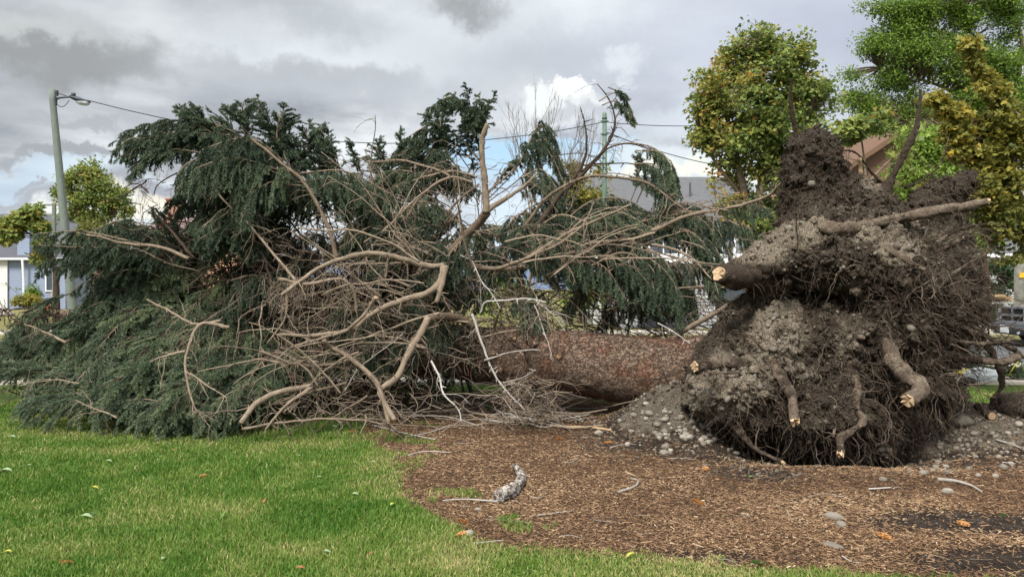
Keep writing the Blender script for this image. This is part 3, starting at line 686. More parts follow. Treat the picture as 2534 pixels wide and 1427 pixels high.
proot([(2132, 445), (2128, 415), (2128, 395)], 8.45, 8.4, .03, .02, True, 'short snapped root with a pale splinter', seed=18, rootlets=3, mt='fresh_wood')
proot([(2200, 470), (2160, 430), (2120, 380), (2075, 370)], 8.7, 8.7, .018, .008, seed=19, rootlets=16, tint=.1)
proot([(2240, 465), (2290, 440), (2330, 400), (2350, 330)], 8.9, 8.9, .012, .004, seed=20, rootlets=8, tint=.3)
proot([(1830, 905), (1840, 960), (1815, 1020), (1840, 1070)], 7.6, 7.3, .025, .01, seed=21, rootlets=30, tint=.3)
proot([(1760, 1010), (1820, 1060), (1870, 1110), (1935, 1142)], 7.35, 7.0, .03, .022, True, seed=22, rootlets=10, tint=.5)
proot([(2040, 960), (2060, 1010), (2065, 1060), (2062, 1080)], 7.1, 6.95, .018, .014, seed=23, rootlets=10, tint=.5)
proot([(1930, 800), (1920, 850), (1932, 880)], 7.55, 7.5, .012, .006, seed=24, rootlets=4, tint=.1)
rg = np.random.default_rng(77)
for k in range(26):                   # tangle of roots on the right flank
    x0, y0 = rg.uniform(2180, 2380), rg.uniform(620, 900)
    a = rg.uniform(-.6, .5); L = rg.uniform(90, 230)
    x1, y1 = min(2445, x0+L*math.cos(a)), y0+L*math.sin(a)+20
    proot([(x0, y0), ((x0+x1)/2+rg.normal(0, 14), (y0+y1)/2+rg.normal(0, 22)-10), (x1, y1), (x1+rg.uniform(-20, 30), y1+rg.uniform(10, 50))], rg.uniform(7.8, 8.5), rg.uniform(7.7, 8.3), rg.uniform(.010, .026), .004, seed=100+k, rootlets=12, tint=rg.uniform(0, .6))
# ---------------------------------------------------------------- bare branches
def px3(pts, d0, d1):
    n = len(pts)
    if len(pts[0]) == 3: return np.array([P(x, y, d) for x, y, d in pts])
    return np.array([P(x, y, d0+(d1-d0)*k/(n-1)) for k, (x, y) in enumerate(pts)])
def side_twigs(b, rg, q, rr, dens, L, grav, r=.0045, jit=.2, t0=.1, t1=1., sub=3, out=.9, tint=(.5, .2)):
    seg = np.linalg.norm(np.diff(q, axis=0), axis=1).sum(); k = max(2, int(seg*dens))
    pp, tg = at(q[None], rg.uniform(t0, t1, (1, k))); pp = pp[0]; tg = tg[0]
    pr = rg.normal(size=(k, 3)); pr -= tg*(pr*tg).sum(1, keepdims=True); pr = norm(pr)
    LL = L*(.35+.9*rg.random(k)); tn = np.clip(rg.normal(tint[0], tint[1], k), 0, 1)
    g = grow(rg, pp, tg*.55+pr*out, LL, 8, grav*(.4+1.2*rg.random(k)), jit)
    b.tubes(g, (r*(.6+.8*rg.random(k)))[:, None]*np.linspace(1, .35, 9)[None], 4, tn, cap=False)
    if sub:
        q2, t2 = at(g, rg.uniform(.15, .95, (k, sub))); q2 = q2.reshape(-1, 3); t2 = t2.reshape(-1, 3)
        g2 = grow(rg, q2, t2*.7+rg.normal(0, .6, q2.shape), np.repeat(LL, sub)*rg.uniform(.25, .7, k*sub), 6, grav*1.3, jit*1.2)
        b.tubes(g2, (r*.5*(.7+.5*rg.random(k*sub)))[:, None]*np.linspace(1, .4, 7)[None], 3, np.repeat(tn, sub), cap=False)
    return g
def branch(pts, r0, r1, d0=9., d1=9., mt='branch', twigs=9, L=.35, grav=.12, seed=0, parent=None, tint=.5, cut=False, name='branch', label=None, snags=True, tr=.0042, jit=.2):
    p = px3(pts, d0, d1); rg = np.random.default_rng(seed+3000)
    q, LL = resample(cr(p, 8), max(12, int(len(pts)*9))); m = len(q)
    q = q+.022*np.stack([fbm(q, 4, 3, seed), fbm(q, 4, 3, seed+5), fbm(q, 4, 3, seed+9)], 1)
    rr = np.linspace(r0, r1, m)*.80*(1+.16*fbm(q, 9, 3, seed+1)+.10*np.clip(fbm(q, 16, 2, seed+2), .2, 1))
    b = MB(); b.tubes(q, rr, 12, tint, lump=.2, seed=seed, groove=.12)
    if twigs: side_twigs(b, rg, q, rr, twigs, L, grav, r=tr, jit=jit, tint=(tint+.1, .22))
    if snags:                         # short broken stubs
        k = int(LL*7)+1; pp, tg = at(q[None], rg.random((1, k))); d = norm(rg.normal(size=(k, 3)))
        g = grow(rg, pp[0], d, (r0*1.5+.02)+.04*rg.random(k), 2, 0, .1); b.tubes(g, (.004+.004*rg.random(k))[:, None]*np.array([1.2, .8, .5])[None], 4, tint+.2)
    o = b.build(name, M[mt], parent or spruce, smooth=True, label=label)
    if cut is not False:
        e, s_ = (q[-1], norm(q[-1]-q[-3])) if cut == 1 else (q[0], norm(q[0]-q[2])); r = (rr[-1] if cut == 1 else rr[0])
        b = MB(); b.tubes(np.stack([e-s_*.01, e+s_*.006]), [r*.9, r*.82], 10, .5); b.build('cut_end', M['fresh_wood'], o)
    return q, rr, o
A = branch
A([(1045, 800), (1068, 740), (1100, 655), (1140, 600), (1180, 555), (1207, 522)], .088, .056, 9.6, 9.0, seed=1, twigs=9, tint=.2, label='thick scarred limb rising from the trunk')
A([(1205, 525), (1200, 450), (1192, 400), (1192, 350), (1207, 308)], .052, .030, 9.0, 9.0, seed=2, twigs=5, tint=.45, cut=1)
A([(1205, 525), (1240, 498), (1290, 468), (1330, 430)], .040, .012, 9.0, 9.3, seed=3, twigs=10)
A([(1100, 655), (1050, 655), (1000, 640), (920, 626), (850, 640), (780, 668), (735, 700), (695, 728)], .044, .022, 9.0, 8.3, seed=4, twigs=16, L=.30, grav=.22, tint=.6, cut=1, label='long arched bare branch')
A([(1098, 660), (1085, 700), (1060, 722), (1000, 742), (930, 772), (870, 812), (800, 829), (690, 828)], .050, .020, 8.9, 8.2, seed=5, twigs=7, tint=.55, cut=1)
A([(1105, 660), (1095, 700), (1078, 745)], .045, .028, 8.85, 8.7, seed=60, twigs=0, tint=.6, cut=1)
A([(932, 735), (905, 775), (862, 815)], .026, .022, 8.2, 8.35, seed=6, twigs=3, tint=.6, cut=2)
A([(862, 815), (800, 838), (740, 850), (700, 872)], .022, .010, 8.3, 8.2, seed=7, twigs=8, tint=.55)
A([(1190, 850), (1165, 805), (1110, 782), (1062, 787)], .06, .05, 9.3, 8.6, seed=8, twigs=6, tint=.15)
A([(1062, 787), (1030, 840), (1006, 885), (985, 932), (940, 965), (955, 1000), (978, 1042)], .050, .030, 8.6, 8.0, seed=9, twigs=6, tint=.65, cut=1, label='forked mossy branch leaning on the ground')
A([(800, 842), (870, 890), (925, 935), (950, 1000), (962, 1046)], .034, .026, 8.4, 8.0, seed=10, twigs=9, tint=.45, cut=1)
A([(775, 955), (700, 968), (640, 992), (598, 1044)], .036, .034, 8.4, 7.9, seed=11, twigs=8, tint=.65, cut=1, label='arched branch stub above the grass edge')
A([(770, 955), (710, 1000), (655, 1062)], .028, .012, 8.3, 7.85, seed=12, twigs=9, tint=.5)
A([(640, 870), (760, 905), (860, 890), (930, 850)], .024, .012, 8.6, 8.9, seed=13, twigs=10)
A([(600, 1060), (740, 1040), (850, 1035), (960, 1050)], .018, .01, 7.9, 8.1, seed=14, twigs=9, grav=.05)
A([(690, 690), (760, 700), (840, 690), (872, 720), (880, 770)], .026, .018, 8.4, 8.6, seed=15, twigs=12, grav=.3, tint=.6)
A([(715, 720), (705, 790), (660, 850)], .016, .008, 8.35, 8.3, seed=16, twigs=6, tint=.5)
A([(835, 640), (812, 560), (765, 470), (700, 405), (610, 335)], .034, .016, 9.3, 9.3, seed=17, twigs=9, tint=.35)
A([(1320, 575), (1380, 490), (1435, 420), (1452, 370), (1447, 310), (1436, 272)], .048, .006, 9.8, 9.6, seed=18, mt='dark_twig', twigs=5, L=.18, grav=0, label='dark leafless branch pointing up at the sky')
A([(1400, 470), (1450, 420), (1497, 365), (1522, 300), (1505, 245), (1478, 208)], .034, .006, 9.7, 9.6, seed=19, mt='dark_twig', twigs=9, L=.3, grav=.1)
A([(1440, 425), (1500, 370), (1560, 355), (1615, 378), (1640, 430)], .014, .006, 9.6, 9.5, seed=20, mt='dark_twig', twigs=9, L=.28, grav=.2)
A([(1300, 560), (1350, 490), (1430, 445), (1510, 437), (1600, 452), (1660, 492), (1715, 530)], .026, .014, 9.6, 9.2, seed=21, twigs=8, tint=.3, label='long reddish arching branch')
A([(1440, 410), (1500, 405), (1560, 405), (1610, 420)], .014, .006, 9.9, 9.9, seed=22, mt='dark_twig', twigs=12)
A([(1330, 420), (1380, 385), (1440, 380), (1500, 395)], .010, .004, 10.2, 10, seed=23, mt='dark_twig', twigs=8)
A([(1935, 452), (1900, 485), (1850, 505), (1780, 520), (1700, 535), (1600, 575), (1500, 600), (1380, 650)], .014, .045, 8.6, 9.6, seed=24, twigs=6, tint=.55, label='pale bare branch reaching right to the root plate')
A([(1800, 520), (1740, 510), (1700, 500), (1660, 512), (1650, 545)], .012, .006, 8.9, 9.1, seed=25, twigs=6)
A([(1840, 735), (1780, 770), (1720, 800), (1650, 850), (1600, 865)], .034, .038, 8.7, 9.2, seed=26, twigs=5, tint=.6)
A([(1820, 712), (1740, 708), (1660, 715)], .016, .016, 8.9, 9.3, seed=27, twigs=6)
A([(1760, 690), (1700, 630), (1640, 610), (1540, 600)], .010, .026, 8.9, 9.4, seed=28, twigs=8, tint=.7)
A([(1560, 505), (1470, 545), (1380, 590), (1300, 640), (1230, 665)], .012, .028, 9.0, 9.3, seed=29, twigs=13, L=.4, tint=.6)
A([(1470, 500), (1440, 560), (1370, 610), (1300, 640)], .010, .022, 8.9, 9.1, seed=30, twigs=12, tint=.6)
A([(1620, 575), (1560, 590), (1480, 600), (1410, 612)], .018, .022, 9.0, 9.2, seed=31, twigs=9, tint=.75)
A([(1680, 640), (1600, 620), (1500, 640), (1400, 650), (1250, 665), (1140, 660)], .010, .04, 9.4, 9.4, seed=32, twigs=10)
A([(1540, 560), (1520, 600), (1490, 625)], .012, .018, 9.1, 9.2, seed=33, mt='dark_twig', twigs=4)
A([(1700, 860), (1640, 780), (1610, 720)], .008, .004, 9.2, 9.3, seed=34, mt='bleached', twigs=8, L=.4, tint=.3)
A([(960, 470), (1050, 438), (1120, 425), (1180, 440)], .024, .014, 10.1, 9.9, seed=35, twigs=10)
A([(905, 400), (1000, 400), (1080, 420), (1130, 445)], .016, .02, 10.0, 9.8, seed=36, twigs=10, tint=.45)
A([(930, 640), (990, 570), (1040, 490), (1110, 440), (1170, 452)], .020, .02, 9.6, 9.6, seed=37, twigs=12, L=.4, tint=.5)
A([(900, 600), (960, 560), (1010, 510), (1060, 470)], .012, .016, 9.4, 9.5, seed=38, twigs=14, L=.4, tint=.6)
A([(980, 660), (1020, 610), (1080, 580), (1140, 520)], .045, .022, 9.9, 9.8, seed=39, twigs=6, tint=.2)
A([(1050, 640), (1090, 560), (1130, 500), (1185, 455)], .03, .015, 9.9, 9.9, seed=40, twigs=8, tint=.3)
A([(490, 420), (560, 500), (620, 560), (700, 655), (735, 695)], .010, .020, 9.3, 8.8, seed=41, twigs=18, L=.4, tint=.65)
A([(570, 810), (500, 800), (470, 840), (458, 900), (468, 970), (490, 1020)], .026, .008, 8.4, 8.0, seed=42, twigs=13, L=.42, grav=.16, tint=.7, label='pale forked twig branch hanging over the needles')
A([(545, 795), (480, 803), (420, 770), (365, 742)], .020, .010, 8.4, 8.8, seed=43, twigs=9, tint=.55)
A([(460, 870), (410, 880), (370, 895)], .018, .006, 8.2, 8.1, seed=44, twigs=16, L=.4, tint=.8)
A([(470, 925), (520, 960), (560, 985)], .012, .005, 8.0, 7.9, seed=45, twigs=10, tint=.7)
A([(165, 848), (110, 822), (60, 800)], .018, .007, 9.2, 9.6, seed=46, twigs=8, tint=.5)
A([(195, 945), (120, 940), (50, 950)], .010, .005, 8.8, 9.2, seed=47, twigs=14, L=.4, tint=.7)
A([(470, 640), (390, 610), (310, 602), (190, 574)], .030, .010, 9.6, 9.9, seed=48, twigs=6, tint=.5)
A([(480, 640), (440, 590), (400, 545), (375, 520)], .030, .010, 9.8, 10, seed=49, mt='dark_twig', twigs=8)
A([(290, 1035), (230, 1010), (190, 990)], .010, .006, 8.0, 8.2, seed=50, twigs=14, L=.35, tint=.6)
# bleached dead twigs in front
A([(1170, 775), (1192, 850), (1225, 925), (1262, 975), (1300, 1012)], .018, .009, 8.7, 8.2, mt='bleached', seed=51, twigs=3, tint=.4)
A([(1140, 632), (1170, 650), (1195, 700), (1225, 740), (1240, 765)], .008, .007, 8.9, 8.8, mt='bleached', seed=52, twigs=3, tint=.7)
A([(1190, 775), (1205, 745), (1260, 742), (1300, 738), (1350, 747)], .014, .009, 8.8, 8.6, mt='bleached', seed=53, twigs=4, tint=.7)
A([(1322, 755), (1340, 800), (1360, 865)], .007, .005, 8.6, 8.5, mt='bleached', seed=54, twigs=2, tint=.8)
A([(1330, 745), (1370, 780), (1400, 820)], .007, .004, 8.6, 8.6, mt='bleached', seed=55, twigs=2, tint=.8)
A([(1068, 892), (1088, 930), (1096, 975), (1130, 1008), (1140, 1042)], .014, .007, 8.5, 8.1, mt='bleached', seed=56, twigs=2, tint=.7)
A([(1200, 890), (1260, 872), (1335, 866)], .012, .006, 8.5, 8.4, mt='bleached', seed=57, twigs=0, tint=.5)
A([(1245, 948), (1290, 935), (1325, 916)], .009, .006, 8.4, 8.3, mt='bleached', seed=58, twigs=0, tint=.3)
A([(850, 970), (890, 910), (995, 825)], .007, .005, 8.3, 8.3, mt='bleached', seed=59, twigs=1, tint=.3)
A([(1630, 800), (1680, 830), (1727, 860)], .009, .005, 8.8, 8.6, mt='bleached', seed=61, twigs=3, tint=.8)
A([(1400, 640), (1440, 700), (1560, 760), (1700, 780)], .012, .006, 9.6, 9.4, mt='twig', seed=62, twigs=18, L=.6, tint=.6)
A([(1240, 760), (1330, 700), (1440, 690), (1560, 700)], .014, .008, 9.5, 9.6, mt='twig', seed=63, twigs=14, L=.6, tint=.5)
# random dead limbs off the far and near side of the stem
rg = np.random.default_rng(404)
nb = 0
for k in range(34):
    s = rg.uniform(.22, .62); i = int(s*259); p0 = tp2[i]
    a = rg.uniform(0, 2*math.pi); d = np.array([-.35+rg.normal(0, .25), math.cos(a)*.8, abs(math.sin(a))*.9+.12]); Lb = rg.uniform(.9, 1.7)
    if p0[1]+d[1]*Lb < 8.4: d[1] *= .4
    g = grow(rg, p0[None], d[None], np.array([Lb]), 7, .06, .10)[0]
    g[:, 2] = np.maximum(g[:, 2], .03)
    r0 = rg.uniform(.014, .032); q, LL = resample(g, 26); b = MB(); b.tubes(q, np.linspace(r0, .005, 26), 7, rg.uniform(.2, .7), lump=.12, seed=k)
    side_twigs(b, rg, q, None, 16, .45, .14, r=.0045, jit=.22, tint=(.5, .25), sub=4)
    b.build('branch', M['branch' if k % 3 else 'dark_twig'], spruce, smooth=True)
# unsorted twig mass
b = MB()
def tangle(N, x0, x1, y0, y1, d0, d1, L, r, grav=.1, jit=.28, drt=None):
    x = rg.uniform(x0, x1, N); y = rg.uniform(y0, y1, N); d = rg.uniform(d0, d1, N)
    p = np.stack([(x-CX)/F*d, d, CAMH+(CY-y)/F*d], -1); p[:, 2] = np.maximum(p[:, 2], ghz(p[:, 0], p[:, 1])+.03)
    dr = rg.normal(size=(N, 3)); dr[:, 2] *= .5
    if drt is not None: dr = dr*.6+np.array(drt)
    g = grow(rg, p, dr, L*(.4+rg.random(N)), 8, grav, jit); g[..., 2] = np.maximum(g[..., 2], ghz(g[..., 0], g[..., 1])+.012)
    b.tubes(g, (r*(.5+1.0*rg.random(N)**2))[:, None]*np.linspace(1, .4, 9)[None], 4, np.clip(rg.normal(.5, .25, N), 0, 1), cap=False)
tangle(260, 640, 1060, 720, 990, 8.6, 10.4, .7, .007)
tangle(150, 1060, 1190, 780, 900, 8.9, 9.4, .4, .006)
tangle(260, 700, 1070, 560, 960, 8.8, 10.4, .45, .0042)
tangle(420, 1150, 1760, 700, 845, 10.0, 11.0, .9, .006, .08, .12, (1, 0, -.1))
tangle(360, 1150, 1760, 640, 830, 9.6, 11, .5, .004)
tangle(220, 800, 1300, 380, 650, 9.3, 10.6, .5, .004)
tangle(150, 640, 860, 680, 760, 8.3, 8.9, .28, .0035, .3, .35)
tangle(200, 560, 1350, 970, 1045, 8.0, 9.3, .5, .006, .05, .2)
tangle(260, 1240, 1380, 940, 1030, 8.2, 9.0, .3, .004, .05, .2)
o = b.build('twig_tangle', M['twig'], spruce); o['kind'] = 'stuff'
b = MB(); tangle(1600, 560, 1080, 620, 1000, 9.4, 11.2, .8, .011); tangle(500, 350, 900, 420, 960, 10.2, 11.4, .8, .009); tangle(500, 0, 600, 760, 960, 10.0, 11.3, .7, .008)
o = b.build('inner_twigs', M['dark_twig'], spruce); o['kind'] = 'stuff'  # dark bark here paints in the shade of the crown's interior

# long thin dead branches fanning out of the stem, in layers
b = MB(); rl = np.random.default_rng(888)
def fan(N, x0, x1, y0, y1, d0, d1, amin, amax, L, r, tw=5):
    for k in range(N):
        x, y, d = rl.uniform(x0, x1), rl.uniform(y0, y1), rl.uniform(d0, d1); a = rl.uniform(amin, amax); LL = L*rl.uniform(.6, 1.3)
        p0 = P(x, y, d); p0[2] = max(p0[2], .1); g = grow(rl, p0[None], np.array([[math.cos(a), rl.normal(-.1, .25), math.sin(a)]]), np.array([LL]), 9, rl.uniform(.02, .09), .07)[0]; g[:, 2] = np.maximum(g[:, 2], ghz(g[:, 0], g[:, 1])+.02)
        g = g+.035*np.stack([fbm(g+k, 3.5, 3, 1), fbm(g+k, 3.5, 3, 2), fbm(g+k, 3.5, 3, 3)], 1); q, _ = resample(cr(g, 4), 34); tn = rl.uniform(.35, 1.0); b.tubes(q, r*rl.uniform(.6, 1.4)*np.linspace(1, .4, 34), 7, tn, cap=True, lump=.2)
        side_twigs(b, rl, q, None, tw, .32, .14, r=.0034, jit=.2, tint=(tn, .15), sub=2)
fan(32, 930, 1200, 640, 900, 8.6, 9.6, 1.9, 3.3, 1.25, .0125); fan(16, 900, 1150, 560, 760, 9.2, 10, .3, 2.8, 1.3, .011)
fan(26, 1150, 1550, 560, 800, 8.9, 9.8, -.25, .8, 1.3, .010, 7); fan(14, 700, 950, 850, 980, 8.2, 8.8, 2.0, 3.8, .9, .011); fan(18, 1100, 1650, 700, 830, 9.3, 10.2, -.3, 3.4, 1.2, .009, 8)
o = b.build('long_twigs', M['branch'], spruce, smooth=True); o['kind'] = 'stuff'

# ---------------------------------------------------------------- needled boughs
def needles(b, rg, g, per_m, L, w, tint, t0=0.0, ang=.9):
    T, n, _ = g.shape; seg = np.linalg.norm(np.diff(g, axis=1), axis=2).sum(1)
    cnt = np.maximum(3, (seg*per_m).astype(int)); m = cnt.max()
    t = t0+(1-t0)*rg.random((T, m)); pp, tg = at(g, t); ok = np.arange(m)[None] < cnt[:, None]
    pp = pp[ok]; tg = tg[ok]; tn = np.repeat(tint, cnt); N = len(pp)
    pr = rg.normal(size=(N, 3)); pr[:, 2] += .25; pr -= tg*(pr*tg).sum(1, keepdims=True); pr = norm(pr)
    a = ang*(.7+.6*rg.random(N)); d = tg*np.cos(a)[:, None]+pr*np.sin(a)[:, None]
    s = norm(np.cross(d, rg.normal(size=(N, 3))))*(w*.5)
    LL = (L*(.7+.5*rg.random(N)))[:, None]
    V_ = np.stack([pp-s, pp+s, pp+d*LL], 1).reshape(-1, 3)
    b.add(V_, np.arange(N*3).reshape(-1, 3), None, np.repeat(np.clip(tn+rg.normal(0, .08, N), 0, 1), 3))
def bough(pts, d0, d1, S, droop=.16, bare=.15, seed=0, tone=.35, dens=1., thin=1., up=0., wood='branch', r0=.02, nl=.027, nw=.0068, into=None, nf=1.):
    rg = np.random.default_rng(seed+7000)
    p = px3(pts, d0, d1) if not isinstance(pts, np.ndarray) else pts
    q, Lm = resample(cr(p, 6), 30); q = q+.012*rg.normal(size=3)*fbm(q, 3, 2, seed)[:, None]
    b = into[0] if into else MB(); b.tubes(q, np.linspace(r0, .006, 30), 7, rg.uniform(.2, .7), lump=.1, seed=seed)
    k = int(Lm*(1-bare)/.042*dens)+6; t = bare+(1-bare)*(np.arange(k)+rg.random(k))/k; pp, tg = at(q[None], t[None]); pp = pp[0]; tg = tg[0]
    side = np.cross(tg, [0, 0, 1.]); side = norm(side); sg = np.where(rg.random(k) < .5, -1, 1)[:, None]
    ph = rg.uniform(.72, 1.05, k)[:, None]; vert = np.cross(side, tg)
    d = tg*np.cos(ph)+(side*sg+vert*rg.normal(0, .30, (k, 1)))*np.sin(ph); d[:, 2] += up
    prof = np.clip(np.minimum((1-t)*1.9+.28, 1)*np.minimum((t-bare)*3+.45, 1), .2, 1)
    L1 = S*prof*(.6+.6*rg.random(k))
    g1 = grow(rg, pp, d, L1, 8, droop*(.75+.5*rg.random(k)), .045)
    g1[..., 2] = np.maximum(g1[..., 2], ghz(g1[..., 0], g1[..., 1])+.03)
    b.tubes(g1, .0036*np.linspace(1, .45, 9)[None]*np.ones((k, 1)), 4, rg.uniform(.2, .9, k), cap=False)
    g1 = np.concatenate([g1, g1[-1:]]) if False else g1
    # tertiary shoots
    K = np.maximum(3, (L1/.050*thin).astype(int)); m = K.max(); t2 = .12+.88*rg.random((k, m)); p2, tg2 = at(g1, t2); ok = np.arange(m)[None] < K[:, None]
    p2 = p2[ok]; tg2 = tg2[ok]; own = np.repeat(np.arange(k), K); t2 = t2[ok]; N = len(p2)
    s2 = norm(np.cross(tg2, [0, 0, 1.])+rg.normal(0, .35, (N, 3)))*np.where(rg.random(N) < .5, -1, 1)[:, None]
    ph = rg.uniform(.35, .70, N)[:, None]; d2 = tg2*np.cos(ph)+s2*np.sin(ph)
    L2 = (.07+.13*rg.random(N))*(1.15-.6*t2)*np.clip(L1[own]/.4, .55, 1.15)
    g2 = grow(rg, p2, d2, L2, 3, droop*1.3*(.6+.8*rg.random(N)), .05)
    b.tubes(g2, .0022*np.linspace(1, .6, 4)[None]*np.ones((N, 1)), 3, rg.uniform(.3, .9, N), cap=False)
    if into: b = into[1]
    else: wo = b.build('bough', M[wood], spruce, smooth=True); b = MB()
    tsec = np.clip(tone+rg.normal(0, .10, k), 0, 1)
    needles(b, rg, g1, 620*nf, nl, nw, tsec, .2)
    needles(b, rg, g2, 520*nf, nl, nw, np.clip(tsec[own]+rg.normal(0, .07, N)+.10*(t2 > .8), 0, 1))
    if not into: b.build('needles', M['needle'], wo)
BL = [
 ([(835, 640), (810, 560), (760, 460), (700, 400), (640, 350), (540, 330)], 10.2, 9.6, .75, .26, .35), ([(700, 420), (600, 340), (500, 300), (420, 300), (340, 320), (292, 350)], 10.2, 9.9, .50, .14, .2),
 ([(640, 380), (600, 310), (560, 268)], 10.1, 10.0, .30, .02, .2), ([(760, 470), (700, 360), (655, 290), (638, 242)], 10.4, 10.2, .42, .05, .3), ([(780, 480), (740, 390), (700, 330), (685, 282)], 10.5, 10.4, .38, .06, .3),
 ([(600, 350), (500, 295), (442, 268)], 10.0, 10.0, .32, .03, .2), ([(520, 330), (420, 330), (340, 362), (318, 395)], 9.9, 9.7, .36, .14, .1), ([(720, 450), (640, 400), (540, 380), (470, 400), (440, 430)], 9.9, 9.5, .6, .26, .2),
 ([(700, 400), (640, 350), (580, 345), (500, 370)], 9.6, 9.2, .65, .28, .1), ([(740, 520), (650, 460), (570, 440), (510, 470)], 10.3, 10.0, .6, .22, .2), ([(760, 600), (690, 520), (620, 500), (560, 540)], 10.5, 10.2, .6, .2, .2),
 ([(740, 440), (700, 420), (640, 420), (580, 470)], 9.5, 9.2, .65, .3, .1), ([(860, 520), (825, 410), (785, 340), (768, 302)], 10.8, 10.8, .28, .05, .55), ([(900, 470), (878, 400), (868, 350)], 10.9, 10.9, .2, .05, .5),
 ([(690, 440), (780, 425), (860, 425), (960, 475)], 9.9, 9.5, .50, .26, .2), ([(760, 500), (850, 470), (930, 495), (985, 540)], 9.9, 9.6, .45, .26, .2), ([(560, 520), (500, 478), (450, 480), (415, 500)], 10.6, 10.5, .32, .16, .1),
 ([(720, 600), (640, 560), (560, 520), (500, 560)], 9.8, 9.4, .6, .22, .15), ([(560, 580), (520, 540), (470, 560)], 10.3, 10, .45, .2, .1),
 ([(480, 640), (400, 615), (300, 592), (200, 573), (95, 578)], 10.2, 9.9, .5, .2, .2), ([(440, 620), (360, 560), (300, 545), (230, 570)], 10.6, 10.4, .38, .14, .1), ([(480, 640), (430, 575), (388, 518)], 10.5, 10.4, .30, .05, .2),
 ([(420, 650), (330, 620), (250, 635), (190, 670)], 10.2, 9.9, .30, .2, .1), ([(300, 680), (220, 650), (140, 640), (95, 655)], 10.6, 10.5, .24, .14, .1), ([(400, 760), (320, 720), (250, 720), (190, 765)], 10.3, 10.0, .34, .2, .1),
 ([(1200, 520), (1190, 400), (1172, 300), (1152, 212)], 10.8, 10.7, .42, .10, .45), ([(1190, 400), (1120, 330), (1065, 310), (1000, 345)], 10.8, 10.6, .40, .14, .2), ([(1180, 350), (1150, 270), (1115, 240), (1060, 270)], 10.7, 10.6, .34, .12, .1),
 ([(1160, 310), (1185, 250), (1200, 300)], 10.7, 10.7, .26, .2, .1), ([(1150, 430), (1080, 395), (1000, 385), (950, 400)], 10.7, 10.5, .36, .14, .2), ([(1110, 480), (1030, 430), (960, 425), (910, 450)], 10.4, 10.2, .4, .18, .1),
 ([(1000, 380), (990, 345), (988, 322)], 10.8, 10.8, .14, .0, .1), ([(1180, 470), (1120, 400), (1080, 370), (1050, 395)], 10.5, 10.3, .45, .2, .1),
 ([(1200, 480), (1280, 410), (1332, 312), (1370, 345), (1388, 425)], 10.6, 10.5, .36, .26, .4), ([(1220, 460), (1262, 410), (1300, 385)], 10.7, 10.7, .22, .1, .3), ([(1290, 440), (1340, 420), (1380, 470)], 10.3, 10.2, .34, .26, .1),
 ([(1230, 600), (1300, 520), (1370, 490), (1400, 450)], 10.0, 10.1, .34, .2, .2), ([(1150, 560), (1060, 500), (990, 520), (930, 570)], 10.0, 9.6, .45, .26, .1), ([(1060, 560), (990, 580), (930, 620)], 9.8, 9.5, .4, .26, .1),
 ([(1000, 560), (940, 520), (880, 545), (840, 600)], 10.0, 9.6, .45, .26, .1), ([(1000, 500), (930, 470), (860, 480)], 10.4, 10.2, .4, .24, .1), ([(1100, 620), (1180, 560), (1250, 560)], 10.2, 10.0, .38, .26, .1),
 ([(1430, 450), (1500, 370), (1570, 355), (1635, 380), (1655, 440)], 9.7, 9.5, .42, .34, .68), ([(1590, 372), (1640, 380), (1662, 430), (1660, 500)], 9.5, 9.4, .30, .34, .1), ([(1440, 440), (1510, 430), (1590, 445), (1660, 485)], 9.8, 9.5, .22, .26, .5),
 ([(1482, 250), (1520, 230), (1548, 245), (1572, 300)], 9.6, 9.6, .16, .3, .4), ([(1505, 215), (1530, 225), (1552, 240)], 9.6, 9.6, .10, .1, .3),
 ([(1350, 600), (1450, 545), (1530, 525), (1600, 560)], 9.5, 9.3, .42, .26, .2), ([(1500, 600), (1600, 540), (1700, 525), (1760, 570), (1780, 640)], 9.6, 9.3, .42, .26, .2), ([(1650, 560), (1720, 580), (1760, 640), (1775, 700)], 9.3, 9.1, .34, .26, .1),
 ([(1480, 640), (1560, 600), (1640, 640), (1670, 700), (1665, 760)], 9.2, 9.0, .45, .34, .2), ([(1460, 660), (1540, 625), (1610, 660), (1640, 730)], 9.1, 8.9, .48, .34, .2), ([(1400, 640), (1480, 610), (1550, 640), (1590, 700)], 9.4, 9.1, .42, .32, .2),
 ([(1300, 640), (1360, 600), (1420, 620), (1450, 670)], 9.4, 9.2, .36, .3, .1), ([(1250, 600), (1300, 570), (1345, 610), (1352, 670)], 9.6, 9.4, .34, .34, .1), ([(1560, 500), (1580, 440), (1575, 388)], 9.9, 9.9, .14, .0, .3),
 ([(1600, 545), (1680, 505), (1735, 515)], 9.7, 9.6, .26, .2, .2), ([(1380, 560), (1460, 500), (1540, 490), (1600, 520)], 9.9, 9.7, .32, .24, .2), ([(1330, 560), (1400, 530), (1480, 570)], 9.5, 9.3, .32, .26, .1),
 ([(700, 430), (685, 330), (705, 262)], 10.2, 10.1, .40, .03, .15), ([(620, 370), (600, 300), (602, 252)], 10.0, 9.9, .38, .02, .1), ([(560, 350), (510, 300), (482, 262)], 10.1, 10.0, .34, .03, .1), ([(840, 440), (805, 360), (802, 312)], 10.5, 10.5, .32, .05, .1),
 ([(960, 430), (935, 375), (945, 345)], 10.6, 10.6, .26, .05, .1), ([(1110, 390), (1090, 310), (1102, 252)], 10.6, 10.6, .36, .06, .1), ([(1175, 340), (1196, 280), (1186, 236)], 10.5, 10.5, .28, .08, .1), ([(720, 410), (765, 360), (750, 318)], 10.3, 10.3, .34, .05, .1),
]
rb = np.random.default_rng(99)
